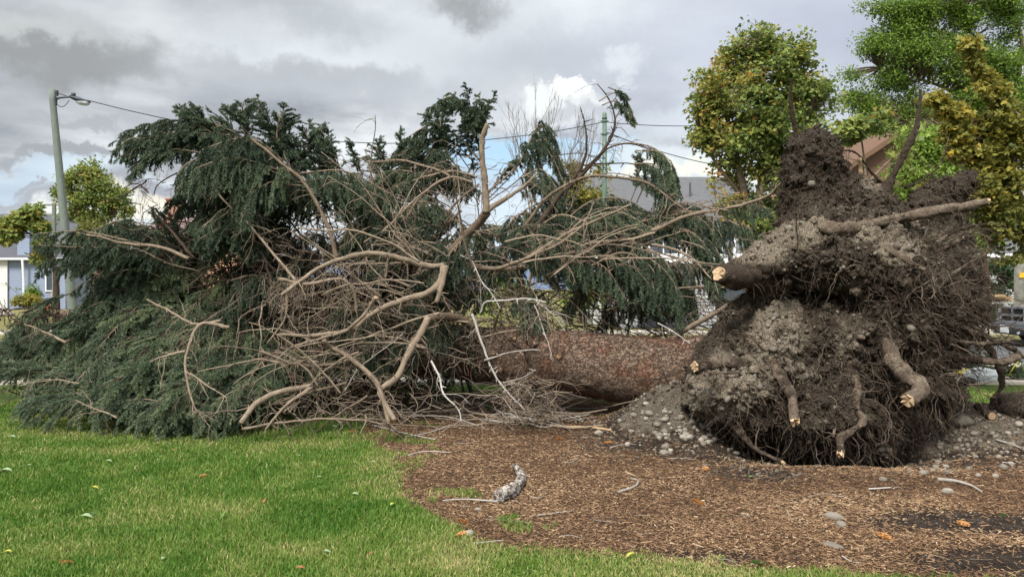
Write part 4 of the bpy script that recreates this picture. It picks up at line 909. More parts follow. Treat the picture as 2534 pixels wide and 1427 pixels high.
for k, (pts, d0, d1, S, dr, bare) in enumerate(BL):
    top_ = min(p[1] for p in pts) < 400 and pts[-1][0] < 1400
    bough(pts, d0, d1, S*(.9 if pts[0][0] < 1230 else .85), dr, bare, seed=k, tone=float(np.clip((.32 if top_ else .42)+.06+rb.normal(0, .12), .1, .85)), dens=1.35, thin=1.15, r0=.016 if S > .3 else .008)
# lower-left skirt of boughs lying on the grass
def skd(x, y):
    return 10.6-(y-660)/400*2.6+max(0, (250-x)/250)*1.0
ym = lambda x: np.interp(x, [-40, 0, 150, 300, 420, 600, 720], [930, 955, 1040, 1075, 1085, 1065, 1050])
rows = []
for (y, xs_) in ((700, (330, 420, 560)), (745, (250, 350, 480, 620)), (790, (200, 300, 450)), (840, (10, 110, 260, 400, 560)), (890, (30, 170, 310, 450, 600)), (935, (80, 220, 360, 500)), (975, (120, 270, 420, 560)), (1010, (220, 380, 520))):
    for x in xs_: rows.append((x+rb.normal(0, 18), y+rb.normal(0, 10)))
for k, (x, y) in enumerate(rows):
    L = rb.uniform(170, 250); a = rb.normal(.42, .22); x0, y0 = x+L*math.cos(a), y-L*math.sin(a)
    y = min(y, ym(x)-12)
    d1 = skd(x, y); d0 = skd(x0, y0)+.25
    p1 = P(x, y, d1); p0 = P(x0, y0, d0)
    gzz = float(ghz(np.array([p1[0]]), np.array([p1[1]]))[0]); p1[2] = max(p1[2], gzz+.08); p0[2] = max(p0[2], .25)
    mid = (p0+p1)/2; mid[2] += .12
    q1 = p1+(p1-mid)*.25; q1[2] = max(q1[2]-.1, .06)
    bough(np.array([p0, mid, p1, q1]), 0, 0, rb.uniform(.42, .6), rb.uniform(.04, .16), .05, seed=300+k, tone=float(np.clip(.66+rb.normal(0, .14), .15, .9)), dens=1.35, thin=1.15, r0=.008, wood='dark_twig' if k % 3 else 'branch')

# the many further boughs behind and between, too tangled to count
fw, fn = MB(), MB(); rf_ = np.random.default_rng(1234)
for rep in range(3):
    for k, (pts, d0, d1, S, dr, bare) in enumerate(BL):
        if bare > .42 and pts[0][0] > 1230: continue
        thin_top = pts[-1][1] < 300 or S < .25
        if rep > 0 and thin_top: continue
        j = rf_.normal(0, 16, (1, 2)); p = [(x+j[0, 0]+rf_.normal(0, 10), y+abs(j[0, 1])*.8+rf_.normal(0, 8)+8+rep*10) for (x, y) in pts]; dd = rf_.uniform(.12, .7)*(1 if rep < 2 else -.35)
        bough(p, d0+dd, d1+dd, S*rf_.uniform(.8, 1.05), dr*rf_.uniform(.8, 1.3), min(bare, .3), seed=2000+k+rep*100, tone=float(np.clip(.32+rf_.normal(0, .08), .1, .6)), dens=1.1, thin=1.0, r0=.008, nl=.029, nw=.0085, nf=.75, into=(fw, fn))
for k in range(110):
    x, y = rf_.uniform(-30, 700), rf_.uniform(640, 1060)
    if y > ym(x)-20 or (x < 260 and y < 825): continue
    L = rf_.uniform(150, 240); a = rf_.normal(.45, .35); x0, y0 = x+L*math.cos(a), y-L*math.sin(a)
    dd = rf_.uniform(.1, .9); p1 = P(x, y, skd(x, y)+dd*.6); p0 = P(x0, y0, skd(x0, y0)+dd+.2); p1[2] = max(p1[2], .06); p0[2] = max(p0[2], .15); mid = (p0+p1)/2; mid[2] += .1
    bough(np.array([p0, mid, p1]), 0, 0, rf_.uniform(.42, .6), rf_.uniform(.04, .18), .05, seed=2600+k, tone=float(np.clip(.52+rf_.normal(0, .14), .1, .75)), dens=1.15, thin=1., r0=.009, nl=.029, nw=.0085, nf=.75, into=(fw, fn))
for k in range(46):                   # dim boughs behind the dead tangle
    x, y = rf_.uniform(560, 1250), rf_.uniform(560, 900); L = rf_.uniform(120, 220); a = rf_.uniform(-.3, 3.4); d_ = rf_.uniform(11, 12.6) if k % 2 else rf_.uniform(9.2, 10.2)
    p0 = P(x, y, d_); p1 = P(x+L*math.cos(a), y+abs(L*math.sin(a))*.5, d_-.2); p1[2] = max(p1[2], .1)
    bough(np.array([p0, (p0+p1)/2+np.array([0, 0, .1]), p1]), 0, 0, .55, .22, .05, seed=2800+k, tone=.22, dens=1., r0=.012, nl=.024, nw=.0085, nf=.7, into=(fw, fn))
for k in range(38):
    x, y = rf_.uniform(1230, 1760), rf_.uniform(510, 740); L = rf_.uniform(90, 170); a = rf_.uniform(-.4, 3.0); d_ = rf_.uniform(9.4, 10.6)
    p0 = P(x, y, d_); p1 = P(x+L*math.cos(a), y+abs(L*math.sin(a))*.5, d_-.2)
    bough(np.array([p0, (p0+p1)/2+np.array([0, 0, .08]), p1]), 0, 0, .40, .30, .05, seed=2900+k, tone=.38, dens=1., r0=.009, nl=.024, nw=.0085, nf=.7, into=(fw, fn))
o = fw.build('inner_boughs', M['branch'], spruce, smooth=True); o['kind'] = 'stuff'
o2 = fn.build('inner_needles', M['needle'], o); o2['kind'] = 'stuff'
# ================================================================ broadleaf trees behind
def leaves(b, rg, c, R, per, size, tint, lobes=1, flat=.6, elong=1.0, droop=.2):
    n = len(c)*per; ci = np.repeat(np.arange(len(c)), per)
    o = rg.normal(size=(n, 3)); o = norm(o)*(rg.random(n)**.5)[:, None]*R; o[:, 2] *= flat
    p = c[ci]+o
    d = norm(o*.8+rg.normal(0, .5, (n, 3))*R+np.array([0, 0, -droop*R])); nr = norm(rg.normal(0, .55, (n, 3))+np.array([0, -.15, .8])); s = norm(np.cross(d, nr)); nr = np.cross(s, d)
    L = size*(.6+.7*rg.random(n)); tt = np.clip(np.repeat(tint, per)+rg.normal(0, .11, n), 0, 1)
    for k in range(lobes):
        a = 0 if k == 0 else (.95 if k == 1 else -.95); ll = L*(1 if k == 0 else .75)
        dd = d*math.cos(a)+s*math.sin(a); ss = np.cross(dd, nr); w_ = (ll*.30*elong)[:, None]
        q = np.stack([p, p+dd*(ll*.5)[:, None]+ss*w_-nr*w_*.25, p+dd*ll[:, None], p+dd*(ll*.5)[:, None]-ss*w_-nr*w_*.25], 1)
        ix = np.arange(n)*4
        b.add(q.reshape(-1, 3), np.concatenate([np.stack([ix, ix+1, ix+2], -1), np.stack([ix, ix+2, ix+3], -1)]), None, np.repeat(tt, 4))
def tree(name, label, cat, base, trunks, blobs, d, m, size, ncl, per, R, lobes=1, elong=1., bark='branch', tintf=None, group=None, seed=0, flat=.6, r0=.14, twr=.012, kind=None, gap=-.06, gapf=1.6):
    rg = np.random.default_rng(seed+5000); t = thing(name, label, cat, (base[0], base[1], 0), group=group)
    b = MB(); pts = []
    for tr_ in trunks:
        p = np.array([P(x, y, dd) for (x, y, dd, _) in tr_]); r = np.array([q[3] for q in tr_])
        q, L = resample(cr(p, 6), 30); rr = np.interp(np.linspace(0, 1, 30), np.linspace(0, 1, len(r)), r)
        q += .05*fbm(q, .8, 2, seed)[:, None]*np.linspace(0, 1, 30)[:, None]
        b.tubes(q, rr, 9, .4, lump=.1, seed=seed); pts.append(q[8:])
    pts = np.concatenate(pts)
    vol = np.array([bl[2]*bl[3] for bl in blobs], float); pick = rg.choice(len(blobs), ncl, p=vol/vol.sum())
    B_ = np.array([(bl[0], bl[1], bl[2], bl[3], bl[4] if len(bl) > 4 else (bl[2]+bl[3])/2, bl[5] if len(bl) > 5 else 0) for bl in blobs], float)[pick]
    o = norm(rg.normal(size=(ncl, 3)))*(rg.random(ncl)**.5)[:, None]; o = o*(1+.55*fbm(o*1.3+B_[:, :1]*.013, 1., 3, seed+70))[:, None]*np.where(rg.random(ncl) < .10, 1.3, 1.)[:, None]
    dd = d+B_[:, 5]+o[:, 2]*B_[:, 4]/F*d
    c = np.stack([(B_[:, 0]+o[:, 0]*B_[:, 2]-CX)/F*dd, dd, CAMH+(CY-B_[:, 1]-o[:, 1]*B_[:, 3])/F*dd], -1)
    keepc = fbm(c, gapf/R*.3, 3, seed+60) > gap; c = c[keepc]; dd = dd[keepc]; ncl = len(c)
    # twigs: to a limb point that is near and lower
    D2 = np.linalg.norm(c[:, None]-pts[None]*np.array([1, 1, 1]), axis=2)+np.maximum(0, pts[None, :, 2]-c[:, None, 2])*1.5
    j = D2.argmin(1); s_ = pts[j]; mid = (s_+c)/2+rg.normal(0, .08, c.shape)*np.linalg.norm(c-s_, axis=1)[:, None]+np.array([0, 0, .08])*np.linalg.norm(c-s_, axis=1)[:, None]
    tt = np.linspace(0, 1, 7)[None, :, None]; g = (1-tt)**2*s_[:, None]+2*tt*(1-tt)*mid[:, None]+tt**2*c[:, None]
    b.tubes(g, twr*np.linspace(1.3, .25, 7)[None]*np.ones((ncl, 1)), 4, .4, cap=False)
    b.build('trunk', M[bark], t, smooth=True)
    b = MB(); ti = rg.normal(.45, .12, ncl)
    if tintf: 
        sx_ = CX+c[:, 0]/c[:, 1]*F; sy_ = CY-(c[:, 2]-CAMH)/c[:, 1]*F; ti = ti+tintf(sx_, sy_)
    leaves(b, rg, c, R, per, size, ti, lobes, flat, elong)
    b.build('crown', M[m], t); return t
def gp(px, d): return ((px-CX)/F*d, d)
def gy(d): return CY+CAMH*F/d
M['leaf_mix'] = leafmat('autumn_maple_leaf', [(0, (.065, .11, .035)), (.35, (.16, .22, .055)), (.6, (.30, .33, .08)), (.8, (.42, .30, .07)), (1, (.40, .18, .05))], .4)
M['leaf_green'] = leafmat('green_leaf', [(0, (.075, .13, .025)), (.4, (.165, .265, .040)), (.75, (.30, .40, .075)), (1, (.44, .50, .14))], .45)
M['leaf_yellow'] = leafmat('yellow_leaf', [(0, (.09, .11, .03)), (.35, (.20, .20, .045)), (.65, (.36, .30, .055)), (.88, (.56, .40, .06)), (1, (.55, .26, .04))], .4)
M['leaf_dark'] = leafmat('dark_leaf', [(0, (.012, .030, .012)), (.5, (.030, .065, .022)), (1, (.07, .12, .035))], .2)
d = 17
tree('maple_tree', 'tall olive and rust leaved maple standing behind the fallen trunk', 'tree', gp(1857, d),
     [[(1857, gy(d), d, .17), (1856, 620, d, .14), (1845, 500, d, .11), (1820, 380, d, .07), (1790, 250, d, .03)],
      [(1856, 640, d, .12), (1880, 480, d, .10), (1905, 330, d, .07), (1925, 200, d, .045), (1910, 100, d, .02)],
      [(1880, 480, d, .08), (1950, 360, d, .055), (2000, 280, d, .03)], [(1905, 330, d, .05), (1950, 220, d, .035), (1985, 150, d, .02)], [(1845, 500, d, .05), (1770, 400, d, .035), (1730, 320, d, .02)]],
     [(1905, 130, 85, 75), (1960, 150, 55, 70), (1800, 200, 80, 70), (1830, 130, 50, 40), (1760, 270, 62, 60), (1745, 340, 48, 38), (1990, 230, 60, 60), (2030, 270, 50, 45), (1890, 240, 100, 80), (1830, 340, 100, 70), (1950, 330, 90, 70), (1800, 430, 40, 50), (1850, 440, 70, 60), (1930, 420, 60, 70), (1810, 510, 38, 50), (1840, 560, 60, 45), (1900, 530, 50, 60), (1795, 160, 25, 40)],
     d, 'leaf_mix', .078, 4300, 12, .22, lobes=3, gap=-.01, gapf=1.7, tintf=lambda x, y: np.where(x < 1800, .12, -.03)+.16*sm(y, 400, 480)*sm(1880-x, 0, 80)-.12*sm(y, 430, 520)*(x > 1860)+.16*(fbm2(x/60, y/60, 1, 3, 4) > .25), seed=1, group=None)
d = 19
tree('ash_tree', 'large bright green feathery tree filling the upper right corner', 'tree', gp(2620, d),
     [[(2620, gy(d), d, .22), (2600, 500, d, .18), (2540, 300, d, .13), (2440, 150, d, .08), (2380, 40, d, .04)], [(2485, 330, d, .09), (2380, 240, d, .06), (2260, 190, d, .03), (2180, 170, d, .015)],
      [(2440, 150, d, .05), (2330, 80, d, .035), (2220, 30, d, .015)], [(2480, 300, d, .07), (2350, 290, d, .04), (2240, 300, d, .02)], [(2490, 300, d, .08), (2530, 120, d, .05), (2500, 0, d, .03)]],
     [(2190, 15, 75, 25), (2300, 30, 80, 45), (2410, 30, 70, 50), (2500, 20, 60, 50), (2180, 110, 62, 38), (2270, 120, 75, 55), (2370, 140, 80, 60), (2480, 130, 70, 70), (2130, 195, 55, 26), (2115, 240, 40, 24), (2240, 60, 60, 40), (2220, 200, 70, 50), (2320, 230, 80, 55), (2430, 240, 70, 60), (2150, 260, 50, 36), (2230, 290, 70, 42), (2330, 320, 60, 50), (2440, 330, 60, 50), (2510, 250, 40, 80), (2170, 315, 36, 20), (2430, -40, 140, 50)],
     d, 'leaf_green', .095, 6000, 20, .28, lobes=1, elong=.6, gap=-.12, tintf=lambda x, y: -.05+.12*(fbm2(x/80, y/80, 1, 3, 8)), seed=2)
d = 18
tree('green_tree', 'dense vivid green small tree between the two root plate peaks', 'tree', gp(2300, d),
     [[(2300, gy(d), d, .12), (2300, 560, d, .09), (2290, 440, d, .05), (2300, 360, d, .02)]],
     [(2260, 360, 52, 45), (2330, 360, 70, 48), (2250, 430, 50, 45), (2320, 440, 80, 55), (2240, 490, 45, 40), (2380, 410, 40, 50), (2430, 560, 50, 60), (2390, 500, 50, 40)], d, 'leaf_green', .12, 1000, 22, .24, elong=.7, gap=-.3, tintf=lambda x, y: .12+0*x, seed=3)
d = 15
tree('young_maple', 'sparse young maple with yellow green leaves behind the plate peak', 'tree', gp(2150, d),
     [[(2160, gy(d), d, .06), (2150, 560, d, .05), (2140, 420, d, .03), (2125, 310, d, .012)], [(2150, 450, d, .03), (2200, 400, d, .02), (2260, 360, d, .01)]],
     [(2115, 325, 30, 32), (2140, 370, 36, 28), (2090, 350, 18, 25), (2200, 390, 48, 22), (2230, 420, 40, 25), (2250, 350, 20, 30), (2170, 300, 22, 30)], d, 'leaf_mix', .13, 150, 14, .26, lobes=3, seed=4, r0=.06, twr=.008)
d = 10.8
tree('yellow_maple', 'golden yellow maple leaning in from the right edge', 'tree', gp(2640, d),
     [[(2640, gy(d), d, .15), (2640, 700, d, .13), (2620, 450, d, .10), (2560, 330, d, .06), (2470, 240, d, .03), (2400, 110, d, .01)], [(2620, 450, d, .05), (2500, 430, d, .03), (2420, 300, d, .02), (2310, 235, d, .008)], [(2640, 560, d, .05), (2520, 560, d, .03), (2440, 600, d, .012)], [(2640, 500, d, .05), (2520, 500, d, .025), (2430, 480, d, .01)]],
     [(2402, 118, 24, 30), (2500, 300, 50, 60), (2370, 330, 40, 30), (2480, 480, 60, 50), (2380, 380, 30, 24), (2490, 560, 60, 50), (2412, 165, 24, 30), (2435, 205, 34, 28), (2475, 235, 40, 36), (2318, 243, 22, 20), (2350, 270, 30, 22), (2395, 288, 36, 26), (2440, 310, 46, 30), (2490, 300, 40, 40), (2520, 350, 30, 50), (2460, 370, 52, 34), (2440, 430, 50, 40), (2500, 440, 42, 40), (2430, 490, 44, 30), (2490, 520, 50, 34), (2440, 560, 44, 30), (2470, 600, 52, 28), (2520, 580, 30, 60), (2500, 640, 40, 16), (2293, 466, 12, 9)],
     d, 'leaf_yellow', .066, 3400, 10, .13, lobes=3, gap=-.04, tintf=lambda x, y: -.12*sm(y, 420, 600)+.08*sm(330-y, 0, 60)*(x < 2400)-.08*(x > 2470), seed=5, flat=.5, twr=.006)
d = 40
tree('linden_tree', 'round yellow green tree beside the leaning street lamp', 'tree', gp(235, d),
     [[(238, gy(d), d, .25), (236, 600, d, .22), (232, 500, d, .14), (225, 430, d, .06)], [(236, 560, d, .12), (290, 490, d, .05)], [(236, 560, d, .1), (180, 480, d, .04)]],
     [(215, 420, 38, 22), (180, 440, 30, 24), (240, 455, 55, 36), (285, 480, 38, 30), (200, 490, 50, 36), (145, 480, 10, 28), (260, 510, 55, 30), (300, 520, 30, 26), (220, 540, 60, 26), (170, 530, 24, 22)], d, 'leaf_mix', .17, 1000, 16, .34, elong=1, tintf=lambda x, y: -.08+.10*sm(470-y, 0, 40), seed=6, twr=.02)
d = 34
tree('low_bush', 'low yellow leaved bush below the round tree', 'bush', gp(255, d), [[(255, gy(d), d, .06), (255, 640, d, .04), (258, 580, d, .02)]],
     [(240, 570, 40, 22), (290, 580, 36, 22), (200, 590, 40, 22), (255, 610, 70, 30)], d, 'leaf_yellow', .2, 150, 22, .4, tintf=lambda x, y: -.2+0*x, seed=7)
d = 23
tree('street_maple', 'small yellow green maple at the far left in front of the grey house', 'tree', gp(105, d),
     [[(140, gy(d), d, .12), (138, 700, d, .10), (125, 620, d, .07), (100, 560, d, .04), (90, 520, d, .02)], [(125, 620, d, .04), (60, 570, d, .025), (15, 570, d, .012)], [(138, 700, d, .07), (160, 640, d, .05)]],
     [(25, 565, 32, 16), (20, 590, 22, 14), (55, 540, 26, 18), (80, 522, 26, 12), (65, 560, 22, 14), (100, 560, 16, 14), (108, 600, 14, 16), (95, 640, 10, 10)], d, 'leaf_mix', .14, 420, 13, .20, lobes=3, tintf=lambda x, y: .06+0*x, seed=8, bark='dark_twig')
d = 35
tree('amber_tree', 'small tree turning amber beside the green pole', 'tree', gp(1430, d), [[(1435, gy(d), d, .12), (1435, 560, d, .1), (1430, 450, d, .04)]],
     [(1408, 412, 26, 16), (1440, 440, 46, 24), (1440, 480, 56, 34), (1480, 430, 20, 20)], d, 'leaf_yellow', .2, 190, 24, .34, tintf=lambda x, y: .1*sm(y, 415, 430)-.18, seed=9)
d = 27
for k, (x, y, lab) in enumerate([(1240, 690, 'bright green bush glimpsed behind the dead twigs left of the bleached branch'), (1450, 690, 'bright green bush glimpsed through the twigs below the hanging needles')]):
    tree('garden_bush', lab, 'bush', gp(x, d), [[(x, gy(d), d, .05), (x, y+30, d, .03), (x, y, d, .02)]], [(x, y, 42, 24), (x+20, y+30, 46, 26), (x-20, y+50, 40, 30)], d, 'leaf_green', .16, 120, 24, .3, tintf=lambda x, y: .2+0*x, seed=20+k)
d = 33
tree('dark_hedge', 'dark green clipped hedge beside the pavement at right', 'hedge', gp(2480, d), [[(2480, gy(d), d, .05), (2480, 740, d, .05), (2480, 690, d, .03)]],
     [(2450, 690, 20, 40), (2480, 680, 36, 44), (2510, 690, 24, 46), (2480, 730, 50, 32), (2440, 730, 20, 28), (2470, 770, 60, 25)], d, 'leaf_dark', .16, 420, 26, .32, seed=30)
tree('slim_street_tree', 'slim dark trunk with scattered leaves at the edge of the hedge', 'tree', gp(2443, 30), [[(2443, gy(30), 30, .16), (2441, 720, 30, .15), (2436, 640, 30, .12), (2420, 540, 30, .08)]], [(2420, 560, 36, 40), (2440, 600, 30, 30)], 30, 'leaf_green', .15, 70, 16, .4, bark='dark_twig', seed=31)
d = 62
for k, (x, y, rx, ry, m_, lab) in enumerate([(42, 680, 26, 22, 'leaf_mix', 'brownish twiggy shrub against the grey house wall'), (25, 715, 40, 20, 'leaf_green', 'leafy green shrub under the grey house wall'), (90, 720, 24, 16, 'leaf_green', 'rounded green shrub right of the white downpipe'), (65, 740, 30, 8, 'leaf_yellow', 'low yellow flowering plants beside the blue car')]):
    tree('garden_shrub', lab, 'shrub', gp(x, d-k), [[(x, gy(d), d-k, .05), (x, y+10, d-k, .05), (x, y, d-k, .03)]], [(x, y, rx, ry), (x, y+ry*.6, rx*1.1, ry*.6)], d-k, m_, .22, 110, 18, .5, seed=40+k, twr=.03)
def bare_tree(name, label, px, d, topy, spread, seed, r0=.08, n0=5):
    rg = np.random.default_rng(seed); t = thing(name, label, 'tree', (*gp(px, d), 0)); b = MB()
    z0 = 0; H = CAMH+(CY-topy)/F*d; base = np.array([*gp(px, d), 0.])
    g = grow(rg, base[None], np.array([[0, 0, 1.]]), np.array([H*.42]), 10, -.02, .04); b.tubes(g, np.linspace(r0, r0*.7, 11)[None], 8, .4)
    cur = g; rad = r0*.6; L = H*.55
    for lv in range(5):
        k = (n0, 4, 4, 3, 3)[lv]; m = len(cur)
        q, tg = at(cur, rg.uniform(.45 if lv else .6, 1, (m, k))); q = q.reshape(-1, 3); tg = tg.reshape(-1, 3)
        d_ = tg*1.0+rg.normal(0, spread, q.shape); d_[:, 2] += .35
        cur = grow(rg, q, d_, np.full(len(q), L)*rg.uniform(.6, 1.1, len(q)), 7, -.05, .09); b.tubes(cur, rad*np.linspace(1, .5, 8)[None]*np.ones((len(cur), 1)), 4, .4, cap=False)
        L *= .55; rad *= .55
    b.build('trunk', M['branch'], t, smooth=True); return t
bare_tree('bare_tree', 'leafless grey brown tree seen through the gap in the crown', 1300, 25, 345, .30, 3, .05, 5)
bare_tree('bare_sapling', 'small leafless sapling beside the brick chimney', 372, 45, 475, .35, 5, .05, 4)

# ================================================================ houses
M['slate'] = mat('grey_shingle', lambda t, co, a: (t.mix(t.noise(t.vmath('MULTIPLY', co, (1, 1, 5)), 3.5, 4, .8), (.06, .062, .068), (.16, .16, .165)), t.noise(t.vmath('MULTIPLY', co, (1, 1, 6)), 6, 2)), .9, .2, (.3, .02))
M['darkroof'] = mat('charcoal_shingle', lambda t, co, a: t.mix(t.noise(t.vmath('MULTIPLY', co, (1, 1, 5)), 3, 4, .8), (.055, .055, .065), (.12, .12, .14)), .9, .2)
M['brownroof'] = mat('brown_shingle', lambda t, co, a: t.mix(t.noise(t.vmath('MULTIPLY', co, (1, 1, 5)), 2.5, 4, .8), (.11, .062, .040), (.19, .115, .075)), .9, .2)
M['maroonroof'] = mat('maroon_shingle', lambda t, co, a: t.mix(t.noise(t.vmath('MULTIPLY', co, (1, 1, 5)), 2.5, 4, .8), (.15, .10, .10), (.24, .17, .16)), .9, .2)
def siding(name, col):
    def fn(t, co, a):
        wv = t.node('ShaderNodeTexWave', bands_direction='Z'); t.put(wv.inputs['Vector'], co); wv.inputs['Scale'].default_value = 1.6; wv.inputs['Distortion'].default_value = 0
        return t.mix(t.noise(co, 2, 4), tuple(x*.88 for x in col), tuple(x*1.08 for x in col)), wv.outputs['Fac']
    return mat(name, fn, .7, .3, (.4, .02))
M['blue_siding'] = siding('blue_grey_siding', (.24, .28, .38)); M['white_siding'] = siding('white_siding', (.62, .62, .60)); M['cream'] = siding('cream_siding', (.60, .48, .40)); M['grey_siding'] = siding('grey_siding', (.42, .42, .43)); M['slate_siding'] = siding('slate_siding', (.16, .17, .18))
M['tan'] = siding('tan_wall', (.42, .24, .15))
M['white'] = plain('white_paint', (.70, .71, .72), .5, .06); M['red_trim'] = plain('red_trim_paint', (.28, .05, .05), .5, .1)
M['glass'] = plain('window_glass', (.05, .06, .075), .12, .2, .6, spec=.6); M['brick'] = plain('brick', (.34, .17, .13), .9, .3, 9)
def house(name, label, x0, x1, y0, depth, eave, ridge, wall, roof, trim, windows=(), over=.4, ridge_axis='x', chimney=None, wins_frame='white', doors=()):
    t = thing(name, label, 'house', ((x0+x1)/2, y0, 0)); y1 = y0+depth; xm, ym_ = (x0+x1)/2, (y0+y1)/2
    b = MB(); e = eave
    if ridge_axis == 'x':
        v = [(x0, y0, 0), (x1, y0, 0), (x1, y1, 0), (x0, y1, 0), (x0, y0, e), (x1, y0, e), (x1, y1, e), (x0, y1, e), (x0, ym_, ridge-.06), (x1, ym_, ridge-.06)]
        b.add(v, [[4, 8, 7], [5, 6, 9]], [[0, 1, 5, 4], [1, 2, 6, 5], [2, 3, 7, 6], [3, 0, 4, 7]])
    else:
        v = [(x0, y0, 0), (x1, y0, 0), (x1, y1, 0), (x0, y1, 0), (x0, y0, e), (x1, y0, e), (x1, y1, e), (x0, y1, e), (xm, y0, ridge-.06), (xm, y1, ridge-.06)]
        b.add(v, [[4, 5, 8], [6, 7, 9]], [[0, 1, 5, 4], [1, 2, 6, 5], [2, 3, 7, 6], [3, 0, 4, 7]])
    b.build('wall', M[wall], t)
    b = MB(); o = over; th = .16
    for s in (-1, 1):
        if ridge_axis == 'x':
            half = depth/2; sl = (ridge-e)/half; a0 = np.array([x0-o, ym_, ridge]); a1 = np.array([x1+o, ym_, ridge]); dx = np.array([0, s*(half+o), -sl*(half+o)])
        else:
            half = (x1-x0)/2; sl = (ridge-e)/half; a0 = np.array([xm, y0-o, ridge]); a1 = np.array([xm, y1+o, ridge]); dx = np.array([s*(half+o), 0, -sl*(half+o)])
        c = [a0, a1, a1+dx, a0+dx]; up_ = np.array([0, 0, th]); b.add(c+[q+up_ for q in c], None, [[0, 1, 2, 3], [7, 6, 5, 4], [0, 4, 5, 1], [1, 5, 6, 2], [2, 6, 7, 3], [3, 7, 4, 0]])
    rf = b.build('roof', M[roof], t)
    if ridge_axis == 'x':
        b = MB(); b.box((xm, y0-o-.06, e-(ridge-e)/(depth/2)*o+.06), (x1-x0+2*o, .12, .16)); b.build('gutter', M[trim], t)
    else:
        sl = (ridge-e)/((x1-x0)/2)
        for s in (-1, 1):
            L = math.hypot((x1-x0)/2+o, sl*((x1-x0)/2+o)); a = math.atan(sl)*s
            R = [[math.cos(a), 0, math.sin(a)], [0, 1, 0], [-math.sin(a), 0, math.cos(a)]]
            b = MB(); b.box((xm+s*((x1-x0)/2+o)/2, y0-o-.05, ridge-sl*((x1-x0)/2+o)/2), (L, .08, .28), R=R); b.build('bargeboard', M[trim], t)
    for (wx, wz, ww, wh) in windows:
        b = MB(); yy = y0-.03; f = .09
        b.box((wx, yy, wz+wh/2+f/2), (ww+2*f, .09, f)); b.box((wx, yy, wz-wh/2-f/2), (ww+2*f, .12, f)); b.box((wx-ww/2-f/2, yy, wz), (f, .09, wh)); b.box((wx+ww/2+f/2, yy, wz), (f, .09, wh)); b.box((wx, yy+.01, wz), (.05, .06, wh))
        w_ = b.build('window', M[wins_frame], t)
        b = MB(); b.box((wx, y0-.005, wz), (ww, .02, wh)); b.build('pane', M['glass'], w_)
    for (wx, ww, wh) in doors:
        b = MB(); b.box((wx, y0-.02, wh/2), (ww, .06, wh)); 
        for k in range(4): b.box((wx, y0-.06, (k+.5)*wh/4), (ww-.2, .03, wh/4-.12))
        b.build('door', M['grey_siding'], t)
    if chimney:
        cx_, cy_, w_, h0, h1, cm = chimney; b = MB(); b.box((cx_, cy_, (h0+h1)/2), (w_, w_*.7, h1-h0)); b.box((cx_, cy_, h1+.06), (w_+.18, w_*.7+.18, .14)); b.build('chimney', M[cm], rf)
    return t, rf
h1, rf = house('grey_blue_house', 'blue grey two storey house with steep charcoal roof at the far left', -43.0, -34.9, 60, 9, 4.15, 7.7, 'blue_siding', 'darkroof', 'white', [(-41.3, 2.2, 1.0, 1.6), (-35.9, 2.2, .9, 1.5)], chimney=(-38.1, 60.2, .95, 3.6, 7.3, 'blue_siding'))
b = MB(); b.tubes(np.array([(-37.95, 59.5, 4.0), (-37.9, 59.6, 2.2), (-37.9, 59.6, 0.)]), .09, 6); b.build('downpipe', M['white'], h1)
b = MB(); b.box((-40.3, 59.9, 2), (1.9, .08, 4.0)); b.build('bay_panel', M['white_siding'], h1)
h2, rf = house('red_trim_house', 'cream house with maroon roof and red trimmed gable behind the crown', -33.5, -25.0, 70, 8, 6.0, 8.6, 'tan', 'maroonroof', 'red_trim', [(-31.0, 3.4, 1.2, 1.4)], chimney=(-32.2, 73, 1.1, 7.5, 10.0, 'brick'))
b = MB(); b.tubes(np.array([(-30.9, 73, 8.0), (-30.9, 73, 9.4)]), .08, 6); b.tubes(np.array([(-28.6, 71.5, 7.0), (-28.6, 71.5, 7.8)]), .07, 6); b.build('vent_pipe', M['grey_siding'], rf)
house('red_trim_porch', 'cream gabled porch with dark red bargeboards', -31.9, -29.0, 67.5, 2.4, 5.9, 7.3, 'cream', 'maroonroof', 'red_trim', [(-30.4, 4.6, .8, 1.1)], over=.3, ridge_axis='y', wins_frame='red_trim')
h3, rf = house('grey_roof_house', 'white house with long grey shingle roof behind the hanging branches', 3.6, 10.9, 34, 8, 4.55, 6.95, 'white_siding', 'slate', 'white', [(4.6, 3.6, 1.0, 1.0), (6.7, 3.6, 1.2, 1.1), (9.3, 3.6, 1.0, 1.0)])
for (x, y, h) in ((9.55, 36.2, .5), (8.35, 36, .35)):
    b = MB(); b.tubes(np.array([(x, y, 5.8), (x, y, 6.2+h)]), .05, 6); b.build('vent_pipe', M['darkroof'], rf)
b = MB(); b.box((8.6, 33.96, 3.55), (.05, .04, 1.9)); b.box((10.1, 33.97, 2.8), (1.5, .04, 1.8)); b.build('wall_panel', M['slate_siding'], h3)
t = thing('garage', 'flat roofed garage with pale fascia behind the sawn root stub', 'garage', (7.5, 31, 0))
b = MB(); b.box((8.0, 32.4, 1.3), (7.4, 2.9, 2.6)); b.build('wall', M['grey_siding'], t)
b = MB(); b.box((8.0, 32.3, 2.80), (8.2, 3.4, .38)); b.build('roof', M['white'], t)
for x in (6.2, 9.4):
    b = MB(); b.box((x, 30.93, 1.1), (2.3, .06, 2.2)); [b.box((x, 30.89, .3+.53*k), (2.2, .03, .46)) for k in range(4)]; b.build('door', M['glass'], t)
house('brown_roof_house', 'house with tall brown gabled roof behind the root plate peaks', 18.8, 33.2, 46, 12, 8.0, 12.8, 'brownroof', 'brownroof', 'brownroof', [(24, 3, 1.4, 1.4)], ridge_axis='y', over=.5)
b = MB()
